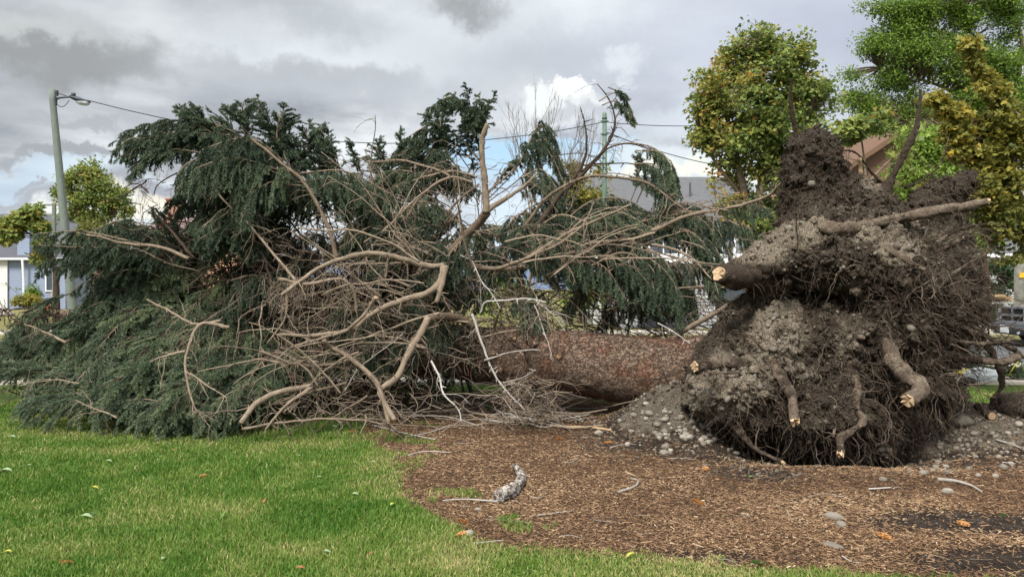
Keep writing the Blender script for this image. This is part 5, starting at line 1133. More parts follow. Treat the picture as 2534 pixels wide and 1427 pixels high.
house('white_side_house', 'low pale grey house between the root plate and the hedge', 19.4, 27.5, 36, 8, 3.2, 4.6, 'grey_siding', 'slate', 'white', [(21.2, 2.0, 1.4, 1.0), (24.5, 2.0, 1.2, 1.0)])

# ================================================================ poles, lamp, wires
M['aged_pole'] = mat('weathered_green_pole', lambda t, co, a: (t.mix(t.noise(t.vmath('MULTIPLY', co, (6, 6, .5)), 6, 5, .7), (.085, .10, .085), (.24, .27, .235)), t.noise(t.vmath('MULTIPLY', co, (8, 8, .6)), 8, 4)), .85, .2, (.5, .02))
M['green_metal'] = plain('green_painted_metal', (.10, .15, .115), .5, .15); M['dark_metal'] = plain('dark_metal', (.05, .055, .065), .5, .2, metal=.3); M['wire'] = plain('wire', (.03, .03, .035), .6, .1); M['pole_grey'] = plain('concrete_pole', (.33, .33, .30), .9, .25, 5)
d = 26; top = P(128, 222, d); bot = P(186, gy(d), d)
t = thing('street_lamp', 'leaning weathered wooden pole with grey cobra head lamp', 'street lamp', (bot[0], bot[1], 0))
b = MB(); q, _ = resample(np.array([bot, (bot*.5+top*.5), top]), 24); b.tubes(q, np.linspace(.165, .10, 24), 16, lump=.04); b.build('pole', M['aged_pole'], t, smooth=True)
b = MB(); a0 = P(137, 247, d); a1 = P(172, 240, d); b.tubes(cr([a0, P(150, 242, d), a1], 5), .035, 8); b.box(tuple(P(137, 250, d)), (.08, .1, .28)); b.build('arm', M['dark_metal'], t)
b = MB(); hp = np.array([P(170, 240, d), P(182, 242, d), P(200, 248, d), P(218, 252, d), P(225, 254, d)]); g, _ = resample(hp, 12)
b.tubes(g, [.05, .09, .13, .15, .16, .16, .15, .14, .12, .10, .07, .03], 12); hv = b.v[0]; zc = np.repeat(np.concatenate([g[:, 2]]), 12); hv[:144, 2] = zc+(hv[:144, 2]-zc)*.45
b.box(tuple(P(182, 235, d)), (.10, .10, .12)); hd = b.build('lamp_head', M['dark_metal'], t, smooth=True)
b = MB(); g2 = g[4:11]-np.array([0, 0, .05]); b.tubes(g2, [.08, .11, .12, .12, .11, .10, .06], 10); b.build('lens', plain('lamp_lens', (.45, .46, .48), .3), hd, smooth=True)
b = MB(); b.tubes(cr([P(140, 258, d), P(150, 264, d), P(160, 262, d), P(172, 248, d)], 5), .012, 4); b.tubes(cr([P(136, 228, d), P(150, 233, d), P(165, 238, d)], 5), .014, 4); b.box(tuple(P(141, 231, d)), (.07, .07, .18)); b.build('cable', M['wire'], t)
d = 30; t = thing('green_pole', 'slender green painted pole with pointed cap above the branches', 'utility pole', (*gp(1496, d), 0))
x, y = gp(1496, d); b = MB(); b.tubes(np.array([(x, y, 0), (x, y, 2.5), (x, y, 5), (x, y, CAMH+(CY-292)/F*d)]), [.13, .12, .10, .085], 16); b.build('shaft', M['green_metal'], t, smooth=True)
zt = CAMH+(CY-292)/F*d; b = MB(); b.tubes(np.array([(x, y, zt-.03), (x, y, zt), (x, y, zt+.06), (x, y, zt+.16), (x, y, zt+.24)]), [.11, .11, .08, .09, .01], 14); b.build('cap', M['green_metal'], t, smooth=True)
b = MB()
for zz in (CAMH+(CY-300)/F*d, CAMH+(CY-332)/F*d): b.tubes(np.array([(x, y, zz-.03), (x, y, zz+.03)]), .12, 12); b.tubes(np.array([(x-.17, y, zz), (x+.17, y, zz)]), .02, 6)
b.build('bracket', M['green_metal'], t)
d = 28; t = thing('utility_pole', 'pale concrete utility pole with an orange tag at the right edge', 'utility pole', (*gp(2523, d), 0)); x, y = gp(2523, d)
b = MB(); b.tubes(np.array([(x, y, 0), (x, y, 4), (x, y, 10.1)]), [.19, .16, .11], 16); b.build('shaft', M['pole_grey'], t, smooth=True)
b = MB(); b.box((x+.15, y, 10.15), (.85, .12, .09)); b.build('crossarm', M['pole_grey'], t)
b = MB(); b.box((x+.04, y-.2, CAMH+(CY-681)/F*d), (.34, .03, .17)); b.build('tag', plain('orange_tag', (.85, .42, .03), .5), t)
d = 50; t = thing('distant_pole', 'short dark pole with small crossbar beside the round tree', 'utility pole', (*gp(134, d), 0)); x, y = gp(134, d); b = MB(); b.tubes(np.array([(x, y, 0), (x, y, CAMH+(CY-502)/F*d)]), .13, 8); b.build('shaft', M['aged_pole'], t); b = MB(); b.box((x-.3, y, CAMH+(CY-507)/F*d), (1.2, .1, .1)); b.build('crossarm', M['aged_pole'], t)
def wire(pa, pb, sag, r, label):
    s = np.linspace(0, 1, 30)[:, None]; q = np.array(pa)*(1-s)+np.array(pb)*s; q[:, 2] -= 4*sag*(s*(1-s))[:, 0]
    b = MB(); b.tubes(q, r, 5); tag(b.build('overhead_wire', M['wire']), label, 'wire', 'overhead wires')
wire(P(172, 236, 26), P(1496, 302, 30), 1.2, .016, 'thin black wire running from the lamp head across to the green pole')
wire(P(1496, 302, 30), P(2105, 250, 36), .55, .016, 'wire sagging from the green pole towards the right behind the maple')
wire(P(1496, 325, 30), P(1860, 420, 33), .25, .018, 'thicker wire dropping from the green pole down to the right')
# ================================================================ cars
def car(name, label, front, rz, body, L, W, prof, glassm, plate_front=True, suv=False):
    # built with its nose at the origin pointing to -x; prof rows: x, z_bottom, z_belt, z_top, half width at belt, half width at top
    t = thing(name, label, 'car', (front[0], front[1], front[2]), rz)
    b = MB(); secs = []
    for (x, zb, zh, hw) in prof:
        y_ = hw; secs.append([(x, -y_*.92, zb), (x, -y_, zb+.14), (x, -y_*1.0, zb+(zh-zb)*.55), (x, -y_*.94, zh-.05), (x, -y_*.78, zh), (x, 0, zh+.03), (x, y_*.78, zh), (x, y_*.94, zh-.05), (x, y_, zb+(zh-zb)*.55), (x, y_, zb+.14), (x, y_*.92, zb)])
    n = 11; v = np.array(secs).reshape(-1, 3); m = len(secs)
    q = [[i*n+j, i*n+(j+1) % n, (i+1)*n+(j+1) % n, (i+1)*n+j] for i in range(m-1) for j in range(n)]
    c0, c1 = len(v), len(v)+1; v = np.concatenate([v, [v[:n].mean(0)], [v[-n:].mean(0)]])
    tr_ = [[c0, (j+1) % n, j] for j in range(n)]+[[c1, (m-1)*n+j, (m-1)*n+(j+1) % n] for j in range(n)]
    b.add(v, tr_, q); bo = b.build('body', M[body], t, smooth=False, local=True)
    return t, bo
def paint(name, col): 
    m = plain(name, col, .28, .05, 2, spec=.6); m.node_tree.nodes['Principled BSDF'].inputs['Coat Weight'].default_value = .6; return m
M['silver_grey'] = paint('grey_car_paint', (.26, .28, .31)); M['blue_paint'] = paint('blue_car_paint', (.035, .07, .26)); M['bumper'] = plain('grey_bumper', (.075, .08, .09), .45, .1); M['chrome'] = plain('chrome', (.62, .63, .65), .18, .05, metal=.9); M['tyre'] = plain('tyre_rubber', (.02, .02, .021), .85, .2); M['headlight'] = plain('headlight_glass', (.60, .62, .64), .15, .1, spec=.7); M['tail'] = plain('tail_light', (.60, .05, .05), .3, .1)
def wheels(t, xs_, W, r):
    for x in xs_:
        for s in (-1, 1):
            b = MB(); b.tubes(np.array([(x, s*(W-.22), r), (x, s*(W-.21), r), (x, s*(W-.03), r), (x, s*W, r)]), [r*.94, r, r, r*.92], 24); wl = b.build('wheel', M['tyre'], t, local=True)
            b = MB(); b.tubes(np.array([(x, s*(W-.05), r), (x, s*(W+.012), r)]), r*.6, 12)
            b.build('rim', M['chrome'], wl, local=True)
def cabin(t, pts_b, pts_t, zb, zt, wb, wt, m='glass', roofm=None):
    b = MB(); v = [(pts_b[0], -wb, zb), (pts_b[0], wb, zb), (pts_b[1], wb, zb), (pts_b[1], -wb, zb), (pts_t[0], -wt, zt), (pts_t[0], wt, zt), (pts_t[1], wt, zt), (pts_t[1], -wt, zt)]
    b.add(v, None, [[0, 1, 5, 4], [1, 2, 6, 5], [2, 3, 7, 6], [3, 0, 4, 7]]); b.build('windows', M[m], t, local=True)
    b = MB(); b.add([(pts_t[0], -wt-.02, zt), (pts_t[0], wt+.02, zt), (pts_t[1], wt+.02, zt), (pts_t[1], -wt-.02, zt), (pts_t[0]+.12, -wt+.08, zt+.07), (pts_t[0]+.12, wt-.08, zt+.07), (pts_t[1]-.1, wt-.08, zt+.07), (pts_t[1]-.1, -wt+.08, zt+.07)], None, [[0, 1, 5, 4], [1, 2, 6, 5], [2, 3, 7, 6], [3, 0, 4, 7], [4, 5, 6, 7], [3, 2, 1, 0]])
    for (xb, xt_) in zip(pts_b, pts_t):
        for s in (-1, 1): b.tubes(np.array([(xb, s*wb, zb), (xt_, s*wt, zt)]), .045, 6)
    b.build('roof', M[roofm], t, local=True)
t, bo = car('parked_pickup', 'grey parked pickup with chrome cross grille at the right edge', (13.76, 21.0, .03), radians(-5), 'silver_grey', 5.2, .95,
   [(0.06, .62, .98, .72), (.02+.10, .56, 1.02, .84), (.35, .52, 1.08, .93), (.9, .50, 1.13, .95), (1.45, .48, 1.18, .96), (3.2, .45, 1.16, .96), (5.1, .50, 1.12, .94), (5.2, .55, 1.08, .90)], 'glass')
b = MB(); g = cr([(.22, -.98, .50), (-.10, -.80, .50), (-.16, 0, .50), (-.10, .80, .50), (.22, .98, .50)], 6)
for dz, r in ((.07, .13), (-.07, .12), (0, .15)): b.tubes(g+np.array([0, 0, dz]), r, 10)
b.box((.45, -.97, .6), (.7, .05, .45)); b.box((.45, .97, .6), (.7, .05, .45)); bp = b.build('bumper', M['bumper'], t, smooth=True, local=True)
b = MB(); b.box((-.305, -.05, .47), (.02, .40, .2)); b.build('licence_plate', M['white'], t, local=True)
b = MB(); b.box((-.01, 0, .84), (.06, 1.06, .42)); b.build('grille_mesh', M['tyre'], t, local=True)
b = MB()
for zz in (.63, 1.05): b.box((-.03, 0, zz), (.09, 1.12, .055))
for yy in (-.55, .55): b.box((-.03, yy, .84), (.09, .06, .42))
b.box((-.055, 0, .84), (.05, .09, .40)); b.box((-.055, 0, .84), (.05, 1.06, .06)); b.build('grille_frame', M['chrome'], t, local=True)
for s in (-1, 1):
    b = MB(); b.box((.10, s*.75, .86), (.16, .30, .28)); b.build('headlight', M['headlight'], t, local=True)
    b = MB(); b.tubes(np.array([(-.21, s*.62, .42), (-.26, s*.62, .42)]), .07, 12); b.build('fog_light', M['headlight'], t, local=True)
wheels(t, (.95, 4.15), .97, .38); cabin(t, (1.35, 3.1), (1.95, 2.95), 1.16, 1.68, .88, .70, roofm='silver_grey')
t, bo = car('blue_car', 'small blue car parked by the grey house, tail lights showing', (-41.6, 72.5, .0), radians(-70), 'blue_paint', 4.2, .85,
   [(0, .35, .70, .66), (.15, .28, .80, .80), (.9, .25, .92, .85), (1.3, .25, .95, .85), (3.6, .25, .98, .85), (4.05, .30, .96, .82), (4.15, .38, .88, .76)], 'glass')
wheels(t, (.85, 3.35), .86, .31); cabin(t, (1.1, 3.9), (1.9, 3.3), .95, 1.42, .76, .60, roofm='blue_paint')
for s in (-1, 1):
    b = MB(); b.box((4.14, s*.62, .78), (.06, .2, .22)); b.build('tail_light', M['tail'], t, local=True)
# cone, stake, rocks, lumber
t = thing('traffic_cone', 'orange cone by the blue car with a wooden stake behind', 'traffic cone', (*gp(121, 58), 0)); x, y = gp(121, 58)
b = MB(); b.box((x, y, .03), (.42, .42, .05)); b.tubes(np.array([(x, y, .05), (x, y, .35), (x, y, .55)]), [.19, .10, .05], 12); b.build('cone', plain('orange_plastic', (.75, .17, .03), .5), t)
t = tag((lambda b: (b.box((x-.1, y+.5, .65), (.06, .04, 1.3)), b.build('wooden_stake', M['fresh_wood']))[1])(MB()), 'pale wooden stake standing just behind the orange cone', 'stake')
rg = np.random.default_rng(8)
for k, (px, d_, s, lab) in enumerate([(12, 70, .8, 'wide pale rock at the left edge behind the lawn'), (38, 70, 1.0, 'larger pale rock nearer the yellow plants'), (8, 44, .5, 'cream coloured rock low at the left edge')]):
    v, f = icos2[k]; b = MB(); x, y = gp(px, d_); b.add(v*np.array([1.25, .8, .5])*s+np.array([x, y, .12]), f, None, .95); tag(b.build('garden_rock', M['stone'], smooth=True), lab, 'rock', 'pale rocks at the left')
for k, (px, py, w_) in enumerate([(2455, 731, .55), (2462, 736, .8), (2485, 741, 1.6)]):
    x, y = gp(px, 30); b = MB(); b.box((x, y+k*.15, CAMH+(CY-py)/F*30+.35-.35), (w_*1.6, .35, .09)); tag(b.build('lumber_board', M['fresh_wood']), ['short topmost board of the lumber stack by the hedge', 'middle board of the lumber stack by the hedge', 'long lowest board of the lumber stack by the hedge'][k], 'board', 'boards stacked by the hedge')
x, y = gp(2478, 30.2); t = thing('lumber_trestle', 'low grey trestle carrying the stacked boards', 'trestle', (x, y, 0))
for dx in (-1.0, 0, 1.0): b = MB(); b.box((x+dx, y, .5), (.12, .5, 1.0)); b.build('leg', M['pole_grey'], t)
b = MB(); b.box((x, y, 1.04), (2.3, .5, .08)); b.build('crossbar', M['pole_grey'], t)
# ================================================================ loose things on the ground
def gd(px, py, lift=0.0):             # point on the real (mounded) ground seen at a pixel
    lo, hi = 3.0, 40.0
    ds = np.linspace(3.5, 16, 700); q = np.stack([(px-CX)/F*ds, ds, CAMH+(CY-py)/F*ds], -1); h = ghz(q[:, 0], q[:, 1]); i = np.argmax(q[:, 2] <= h)
    return np.array([q[i, 0], q[i, 1], h[i]+lift])
# gravel pebbles, too many to count
rng = np.random.default_rng(55); b = MB(); N = 14000
x = rng.uniform(.6, 7.2, N); y = rng.uniform(6.7, 10.4, N); g_ = gravelmask(x, y); k = rng.random(N) < (g_*.50+.04*soilmask(x, y)+.3*g_*(fbm2(x, y, 4, 3, 77) > 0)); x, y = x[k], y[k]; n = len(x)
s = .005+.030*rng.random(n)**4; z = ghz(x, y); scatter(b, rng, np.stack([x, y, z+s*.25], -1), s, np.clip(.10+.6*rng.random(n)**1.5, 0, 1))
structure(b.build('gravel', M['stone'], smooth=True), 'loose pebbles spilled around the foot of the root plate', 'stuff', 'gravel')
b = MB(); N = 16000; x = rng.uniform(.5, 7.2, N); y = rng.uniform(4.1, 10.4, N); g_ = soilmask(x, y); k = rng.random(N) < g_; x, y = x[k], y[k]; n = len(x)
s = (.006+.022*rng.random(n)**2.2)*np.where(y < 6.3, .45, 1); scatter(b, rng, np.stack([x, y, ghz(x, y)+s*.2], -1), s, np.clip(rng.normal(.42, .25, n), 0, 1), .8)
structure(b.build('soil_crumbs', M['soil']), 'dark crumbs of torn soil around the root plate', 'stuff', 'soil')
def stone(px, py, s, lab, tint=.5, group=None, k=0, flat=.7, el=1.0):
    v, f = icos2[k % 10]; rg = np.random.default_rng(k+17); c = gd(px, py); b = MB()
    a = rg.random()*6.28; R = np.array([[math.cos(a), -math.sin(a), 0], [math.sin(a), math.cos(a), 0], [0, 0, 1]])
    b.add((v*np.array([s*el, s*.8, s*flat]))@R.T+c+np.array([0, 0, s*flat*.35]), f, None, tint)
    return tag(b.build('stone', M['stone'], smooth=True), lab, 'stone', group)
stone(2372, 1050, .135, 'large angular grey boulder on the gravel slope right of the plate', .15, k=3, flat=.6)
stone(2185, 1190, .035, 'small round stone alone on the mulch below the root plate', .3, k=1)
stone(2062, 1282, .05, 'grey stone lying in the middle of the mulch at right', .55, k=2, el=1.3); stone(2082, 1302, .042, 'second grey stone touching the one in the mulch', .5, k=4)
stone(2345, 1220, .042, 'upright oval pale stone beside the white stick at right', .75, k=5); stone(1160, 1322, .042, 'pale stone on the grass border near the cones', .8, k=6, flat=.5)
stone(2062, 1352, .05, 'half buried flat stone low in the mulch', .35, k=7, flat=.3, el=1.6); stone(2520, 1055, .05, 'pale stone at the right edge of the gravel slope', .7, k=8)
stone(1482, 1075, .045, 'pale stone at the end of the orange peeled stick', .8, k=9)
stone(1183, 1265, .026, 'little pale stone left of the weathered wood piece', .7, k=9)
rg = np.random.default_rng(66)
for k in range(110):
    px = rg.normal(1680, 62); py = rg.normal(1062, 30)
    if k < 22: px = rg.uniform(1640, 1860); py = 1010+(px-1640)*.35+rg.uniform(0, 60)
    if py < 985 or py > 1135: continue
    stone(px, py, .014+.034*rg.random()**1.6, 'rounded pale grey stone among the gravel spilled left of the root plate', float(rg.uniform(.3, .95)), 'stones in the left gravel heap', k=k)
for k in range(60):
    px = rg.uniform(2250, 2534); py = rg.uniform(1070, 1180)
    stone(px, py, .014+.026*rg.random()**2, 'rounded grey stone in the gravel slope right of the root plate', float(rg.uniform(.2, .75)), 'stones in the right gravel slope', k=k+100)
def stick(pts, r0, r1, m, lab, name='stick', cat='stick', tint=.5, lift=.01, group=None, twigs=0, seed=0, lump=.2, zs=None):
    p = np.array([gd(x, y, lift) for (x, y) in pts])
    if zs: p[:, 2] += zs
    q, L = resample(cr(p, 6), max(10, (6 if r0 < .02 else 22)*len(pts))); b = MB(); rr = np.linspace(r0, r1, len(q)); q[:, 2] += rr*.6
    b.tubes(q, rr*(1+.15*fbm(q, 14, 2, seed)), 9 if r0 < .02 else 28, tint, lump=min(lump, .5), seed=seed, groove=.1 if lump < .6 else .28)
    if twigs: side_twigs(b, np.random.default_rng(seed), q, rr, twigs, .15, .02, r=.003, sub=2)
    return tag(b.build(name, M[m], smooth=True), lab, cat, group)
stick([(1272, 1160), (1290, 1185), (1283, 1212), (1262, 1232), (1232, 1246)], .021, .046, 'weathered', 'thick weathered grey piece of wood standing out of the mulch', 'wood_piece', 'wood piece', .1, .02, seed=1, lump=1.3)
stick([(1232, 1246), (1150, 1240), (1095, 1243)], .007, .004, 'bleached', 'thin pale stick running left from the weathered wood piece', tint=.6, seed=2)
stick([(1340, 1055), (1400, 1060), (1460, 1062), (1512, 1068)], .016, .013, 'fresh_wood', 'freshly peeled orange stick lying on the mulch', tint=.4, seed=3, lump=.5)
stick([(1290, 1040), (1230, 1045), (1180, 1055), (1115, 1056)], .018, .009, 'branch', 'grey brown branch on the ground left of the orange stick', 'fallen_branch', 'branch', .7, twigs=2, seed=4)
stick([(1115, 1056), (1060, 1074), (1000, 1084)], .010, .005, 'bleached', 'thin pale branch reaching over the edge of the lawn', 'fallen_branch', 'branch', .4, seed=5)
stick([(2320, 1192), (2360, 1195), (2400, 1205), (2430, 1222)], .016, .007, 'bleached', 'white bleached stick on the mulch at far right', tint=.4, seed=6)
stick([(2465, 1095), (2500, 1103), (2534, 1118)], .012, .008, 'bleached', 'pale stick on the gravel slope at the right edge', tint=.3, seed=7)
stick([(1530, 1222), (1555, 1215), (1575, 1205), (1578, 1192), (1560, 1188)], .012, .006, 'bleached', 'hooked pale twig in the middle of the mulch', tint=.3, seed=8)
stick([(2150, 1215), (2205, 1210)], .006, .005, 'bleached', 'short straight white stick right of the bare soil patch', tint=.8, seed=9)
stick([(1168, 1350), (1245, 1342)], .005, .004, 'bleached', 'thin white stick near the lower lawn edge', tint=.5, seed=10)
stick([(1870, 1110), (1920, 1140), (1950, 1150)], .014, .010, 'root', 'brown root end lying across the rim of the pit', 'root_piece', 'root', .6, seed=11)
stick([(1200, 1290), (1290, 1295), (1320, 1310)], .005, .003, 'branch', 'slender brown twig below the weathered wood piece', 'twig', 'twig', .4, seed=12)
stick([(1330, 1280), (1420, 1268)], .004, .003, 'bleached', 'slender pale twig right of the weathered wood piece', 'twig', 'twig', .4, seed=13)
stick([(1010, 1130), (1050, 1120), (1115, 1122)], .007, .005, 'bleached', 'pale curved stick at the upper left of the mulch', 'twig', 'twig', .5, seed=14)
for k in range(46):
    px = rg.uniform(900, 2500); py = rg.uniform(1085, 1400)
    x, y, _ = gd(px, py); 
    if bedmask(np.array([x]), np.array([y]))[0] < .05: continue
    a = rg.normal(0, .5); L = rg.uniform(20, 75); c_ = rg.normal(0, 6)
    stick([(px, py), (px+L*.5*math.cos(a), py+L*.22*math.sin(a)+c_), (px+L*math.cos(a), py+L*.45*math.sin(a))], rg.uniform(.002, .0045), .0016, 'bleached' if rg.random() < .6 else 'twig', 'thin dry twig scattered on the brown mulch', 'twig', 'twig', float(rg.uniform(.2, .8)), .008, 'dry twigs on the mulch', seed=500+k)
for k in range(85):
    px = rg.uniform(830, 1380); py = rg.uniform(975, 1058); L = rg.uniform(50, 210); a = rg.normal(.1, .35)
    r = rg.uniform(.005, .017)
    stick([(px, py), (px+L*.5, py+rg.normal(0, 10)), (px+L*math.cos(a), py+L*.4*math.sin(a))], r, r*.5, ['branch', 'bleached', 'branch', 'twig'][k % 4], 'broken branch piece littering the ground between lawn and trunk', 'branch_piece', 'branch', float(rg.uniform(.4, 1.)), .01+.07*rg.random(), 'broken branch pieces below the crown', twigs=5, seed=700+k)
# spruce cones
def conemesh():
    b = MB(); n = 150; i = np.arange(n); t_ = i/n; a = i*2.39996; r = .016*np.sin(np.pi*np.clip(t_*.93+.06, 0, 1))**.6
    c = np.stack([(t_-.5)*.095, r*np.cos(a), r*np.sin(a)], -1); rd = np.stack([0*a, np.cos(a), np.sin(a)], -1); tn = np.stack([0*a, -np.sin(a), np.cos(a)], -1)
    V_ = np.stack([c-rd*.004, c+tn*.0065+rd*.001, c+rd*.0055+np.array([.009, 0, 0]), c-tn*.0065+rd*.001], 1); ix = i*4
    b.add(V_.reshape(-1, 3), None, np.stack([ix, ix+1, ix+2, ix+3], -1), np.repeat(rng.random(n), 4)); b.tubes(np.stack([np.linspace(-.047, .047, 9), 0*np.arange(9), 0*np.arange(9)], -1), .015*np.sin(np.linspace(.25, 2.95, 9)), 8, .2); return b
M['cone'] = mat('cone_scale', lambda t, co, a: t.ramp(a, [(0, (.16, .06, .02)), (.5, (.42, .19, .06)), (1, (.62, .36, .15))]), .7, .2)
proto = None
for k, (px, py, lab) in enumerate([(1145, 1296, 'orange spruce cone at the lawn edge above the pale stone'), (1142, 1330, 'orange spruce cone just below the pale stone at the lawn edge'), (1728, 1248, 'spruce cone in the middle of the mulch'), (2385, 1304, 'spruce cone on the dark soil patch at right'), (163, 1400, 'orange cone low in the grass at left'), (503, 1184, 'orange cone in the grass beside the yellowed patch'), (2190, 1395-60, 'spruce cone low in the mulch at right'), (870, 1012+60, 'cone on the grass near the branch pile'), (1505, 1100, 'cone on the mulch beneath the peeled stick'), (975, 1046, 'reddish cone beside the forked branch foot'), (1745, 1165, 'pale cone on the dark soil before the pit'), (1380, 1088, 'cone on the mulch left of the gravel')]):
    if proto is None: o = proto = conemesh().build('spruce_cone', M['cone'])
    else: o = proto.copy(); COL.objects.link(o)
    c = gd(px, py, .018); o.location = c; o.rotation_euler = (rg.random()*6, rg.normal(0, .15), rg.normal(0, .7)); s = rg.uniform(.8, 1.1); o.scale = (s, s, s); tag(o, lab, 'spruce cone', 'fallen spruce cones')
# fallen leaves
def leafmesh():
    b = MB(); n = 9; t_ = np.linspace(0, 1, n); w_ = .028*np.sin(np.pi*t_**.8)**.9; z = .012*np.sin(np.pi*t_); V_ = np.stack([np.stack([t_*.1-.05, -w_, z+w_*.35], -1), np.stack([t_*.1-.05, 0*w_, z], -1), np.stack([t_*.1-.05, w_, z+w_*.35], -1)], 1)
    q = [[i*3+j, i*3+j+1, i*3+j+4, i*3+j+3] for i in range(n-1) for j in range(2)]; b.add(V_.reshape(-1, 3), None, q); b.tubes(np.array([(-.05, 0, 0), (-.075, .003, .002)]), .0015, 4); return b
M['fallen_green'] = leafmat('fallen_green_leaf', [(0, (.12, .26, .05)), (1, (.16, .30, .08))], .3); M['fallen_pale'] = leafmat('fallen_pale_leaf', [(0, (.30, .42, .22)), (1, (.36, .46, .26))], .3); M['fallen_yellow'] = leafmat('fallen_yellow_leaf', [(0, (.55, .50, .08)), (1, (.5, .5, .1))], .3); M['fallen_brown'] = plain('fallen_brown_leaf', (.30, .12, .05), .7)
protos = {m_: None for m_ in ('fallen_green', 'fallen_pale', 'fallen_yellow', 'fallen_brown')}
for k, (px, py, m_, s, rx, rz, lab) in enumerate([(556, 1290, 'fallen_green', 1.3, -1.1, 1.2, 'large green leaf standing upright in the middle of the lawn'), (215, 1290, 'fallen_pale', 1.2, .3, .2, 'pale leaf pair on the lawn at left'), (228, 1283, 'fallen_pale', 1.0, .6, 2.0, 'pale leaf leaning on its twin at left'),
     (16, 1174, 'fallen_pale', 1.6, .1, .1, 'long pale leaf at the left edge of the lawn'), (30, 1088, 'fallen_pale', 1.2, .1, 0, 'small pale leaf at far left near the crown'), (20, 1378, 'fallen_yellow', .8, 0, .3, 'yellow leaf low at the left edge'), (237, 1218, 'fallen_yellow', .9, .5, .4, 'yellow green leaf on the left part of lawn'),
     (828, 1063, 'fallen_pale', 1.1, .3, .2, 'pale leaf where the lawn meets the branches'), (405, 1395, 'fallen_pale', .8, .2, 1.5, 'pale leaf near the bottom of the lawn'), (1875, 1403, 'fallen_green', 1.9, -.6, -.9, 'broad green leaf sticking up at the bottom edge'), (1562, 1388, 'fallen_yellow', 1.0, -.3, .3, 'yellow leaf in the grass border at the bottom'),
     (972, 1258, 'fallen_yellow', .8, 0, 1, 'yellow leaf at the right margin of the lawn'), (75, 1160, 'fallen_pale', .8, .3, 1, 'pale leaf on the lawn right of the long one'), (270, 1150, 'fallen_pale', .9, .3, .2, 'pale leaf below the needled boughs'), (655, 1250, 'fallen_brown', .8, -.6, 1.4, 'brown leaf standing in the dark grass patch'), (430, 1122, 'fallen_brown', .7, .3, .2, 'dark red leaf above the yellowed patch'),
     (745, 1420, 'fallen_brown', .8, .3, .2, 'reddish leaf at the bottom edge of the lawn'), (920, 1383, 'fallen_brown', .7, .3, .9, 'orange brown leaf low on the right lawn'), (880, 1234, 'fallen_pale', .9, .3, .2, 'pale green leaf near the right edge of the lawn'), (810, 1380, 'fallen_pale', .7, .3, .2, 'small pale leaf low in the middle of lawn'), (1240, 988, 'fallen_green', 1.2, .3, .2, 'green leaf beneath the bleached branch'),
     (1300, 1055, 'fallen_green', 1.2, -.3, .2, 'bright green leaf left of the orange stick'), (1795, 1283, 'fallen_green', .8, .5, 1.2, 'tiny green sprout leaf in the mulch'), (2480, 1280, 'fallen_green', .9, .9, 1.2, 'tiny green leaf at right of the soil patch'), (1860, 1184, 'fallen_green', .8, .2, .2, 'green leaf before the root pit'), (925, 1152, 'fallen_pale', .8, 0, .2, 'pale leaf beside the upper mulch edge'), (740, 1135, 'fallen_pale', .6, 0, .2, 'very small pale leaf in the upper lawn'), (790, 1190, 'fallen_pale', .7, 0, .2, 'small pale leaf right of the yellowed patch'), (515, 1175, 'fallen_green', .9, 0, .6, 'green leaf beside the orange cone')]):
    if protos[m_] is None: o = leafmesh().build('fallen_leaf', M[m_]); protos[m_] = o
    else: o = protos[m_].copy(); COL.objects.link(o)
    c = gd(px, py, .032 if c is not None and ghz(np.array([0.]), np.array([0.]))[0] < 9 and bedmask(np.array([gd(px, py)[0]]), np.array([gd(px, py)[1]]))[0] < 0 else .012)
    o.location = c; o.rotation_euler = (rx*.5, rx, rz); s *= .62; o.scale = (s, s, s); tag(o, lab, 'leaf', 'fallen leaves')
# clod with sawn log end, at the right
t = thing('earth_clod', 'dark clod of earth and roots lying at the right edge', 'clod', tuple(gd(2510, 1030)))
v, f = ico(4, 61, .0); 
c = gd(2515, 1030)+np.array([.05, .1, .08]); b = MB(); vv = v*(1+.30*fbm(v, 1.8, 4, 6)+.10*fbm(v, 7, 3, 7))[:, None]; b.add(vv*np.array([.27, .2, .17])+c, f, None, .0); cl = b.build('soil', M['soil'], t, smooth=True)
rgc = np.random.default_rng(4); m_ = len(vv); i = rgc.choice(m_, 160); b = MB(); g = grow(rgc, (vv*np.array([.27, .2, .17])+c)[i], vv[i], .05+.12*rgc.random(160), 5, .2, .3); b.tubes(g, .002, 3, .4, cap=False); b.build('fine_roots', M['fine_root'], t)
c = gd(2455, 1042); b = MB(); g = np.array([c+np.array([.03, .30, .10]), c+np.array([0, .0, .05])]); b.tubes(g, [.05, .045], 14, .1, lump=.15)
t = thing('root_log', 'short root log with an orange sawn end in the dark hollow', 'log', tuple(c)); lg = b.build('bark', M['root'], t, smooth=True)
ax = norm(g[1]-g[0]); b = MB(); b.tubes(np.array([g[1]-ax*.005, g[1]+ax*.006]), [.040, .038], 14, .3); b.build('sawn_end', M['fresh_wood'], lg)
b = MB(); 
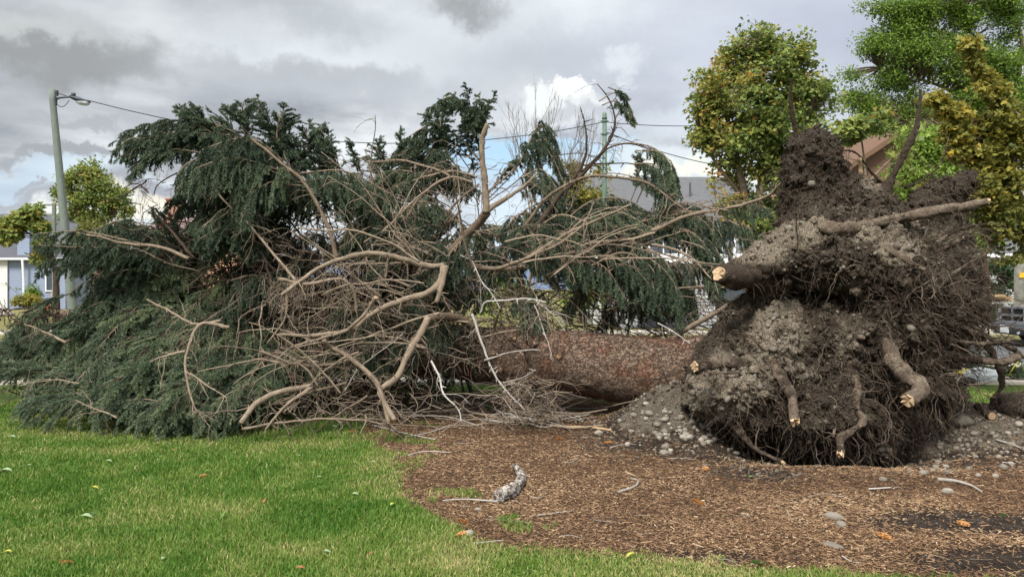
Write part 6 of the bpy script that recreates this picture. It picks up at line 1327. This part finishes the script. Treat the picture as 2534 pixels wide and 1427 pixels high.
# small cut boughs by the street, pale sack, caution tape
def sprig(px, py, d, w_, h, n, lab, seed):
    global spruce
    t = thing('cut_spruce_bough', lab, 'branch', (*gp(px, d), .0), group='cut boughs by the street'); keep = spruce; spruce = t
    rg2 = np.random.default_rng(seed)
    for k in range(n):
        x = px+rg2.uniform(-w_, w_); y = py+rg2.uniform(-h, h*.3); p0 = P(px+rg2.normal(0, 8), min(py+h, gy(d)-4), d); p1 = P(x, y, d+rg2.normal(0, .2)); mid = (p0+p1)/2+np.array([0, 0, .08])
        bough(np.array([p0, mid, p1]), 0, 0, .26, .12, .05, seed=900+seed*10+k, tone=.5, dens=.7, r0=.008, nl=.024, nw=.008)
    spruce = keep
sprig(2415, 895, 13.4, 36, 40, 6, 'upright cut spruce bough on the pavement right of the plate', 1)
sprig(2335, 905, 13.6, 30, 22, 3, 'low cut spruce bough half hidden by the roots', 2)
sprig(2518, 915, 13.2, 30, 25, 5, 'cut spruce bough at the right edge under the yellow tape', 3)
v, f = ico(4, 71, 0); c = np.array([*gp(2430, 12.9), .12]); b = MB(); b.add(v*(1+.22*fbm(v, 2.2, 3, 9, ridge=True))[:, None]*np.array([.30, .14, .14])+c, f, None)
tag(b.build('white_sack', plain('white_sacking', (.50, .51, .50), .8, .1, 4), smooth=True), 'crumpled whitish sack lying on the pavement beside the cut bough', 'sack')
v, f = ico(3, 72, 0); c = np.array([*gp(2394, 12.7), .07]); b = MB(); b.add(v*(1+.15*fbm(v, 2, 2, 9))[:, None]*np.array([.14, .08, .07])+c, f, None)
tag(b.build('black_boot', M['tyre'], smooth=True), 'small black boot shaped bundle at the left end of the sack', 'boot')
M['tape'] = plain('yellow_tape', (.75, .62, .02), .4, .1)
def tape(pts, lab):
    q, L = resample(cr(np.array([P(*p) for p in pts]), 6), 30); b = MB(); s = np.array([.02, 0, .035]); tw = np.sin(np.linspace(0, 6, 30))[:, None]*np.array([0, .02, 0])
    V_ = np.stack([q-s+tw, q+s-tw, q+s-tw+np.array([0, .003, 0]), q-s+tw+np.array([0, .003, 0])], 1); ix = (np.arange(29)*4)[:, None]
    b.add(V_.reshape(-1, 3), None, np.concatenate([ix+[0, 1, 5, 4], ix+[2, 3, 7, 6], ix+[1, 2, 6, 5], ix+[3, 0, 4, 7]])); tag(b.build('caution_tape', M['tape']), lab, 'tape', 'yellow caution tape')
tape([(2500, 922, 12.9), (2515, 900, 12.9), (2534, 878, 12.9), (2570, 850, 12.9)], 'yellow caution tape strip rising at the right edge')
tape([(2330, 925, 13.0), (2365, 924, 13.0), (2400, 915, 13.0)], 'yellow caution tape strip low behind the plate')
print('tris', sum(len(o.data.polygons) for o in bpy.data.objects if o.type == 'MESH'))
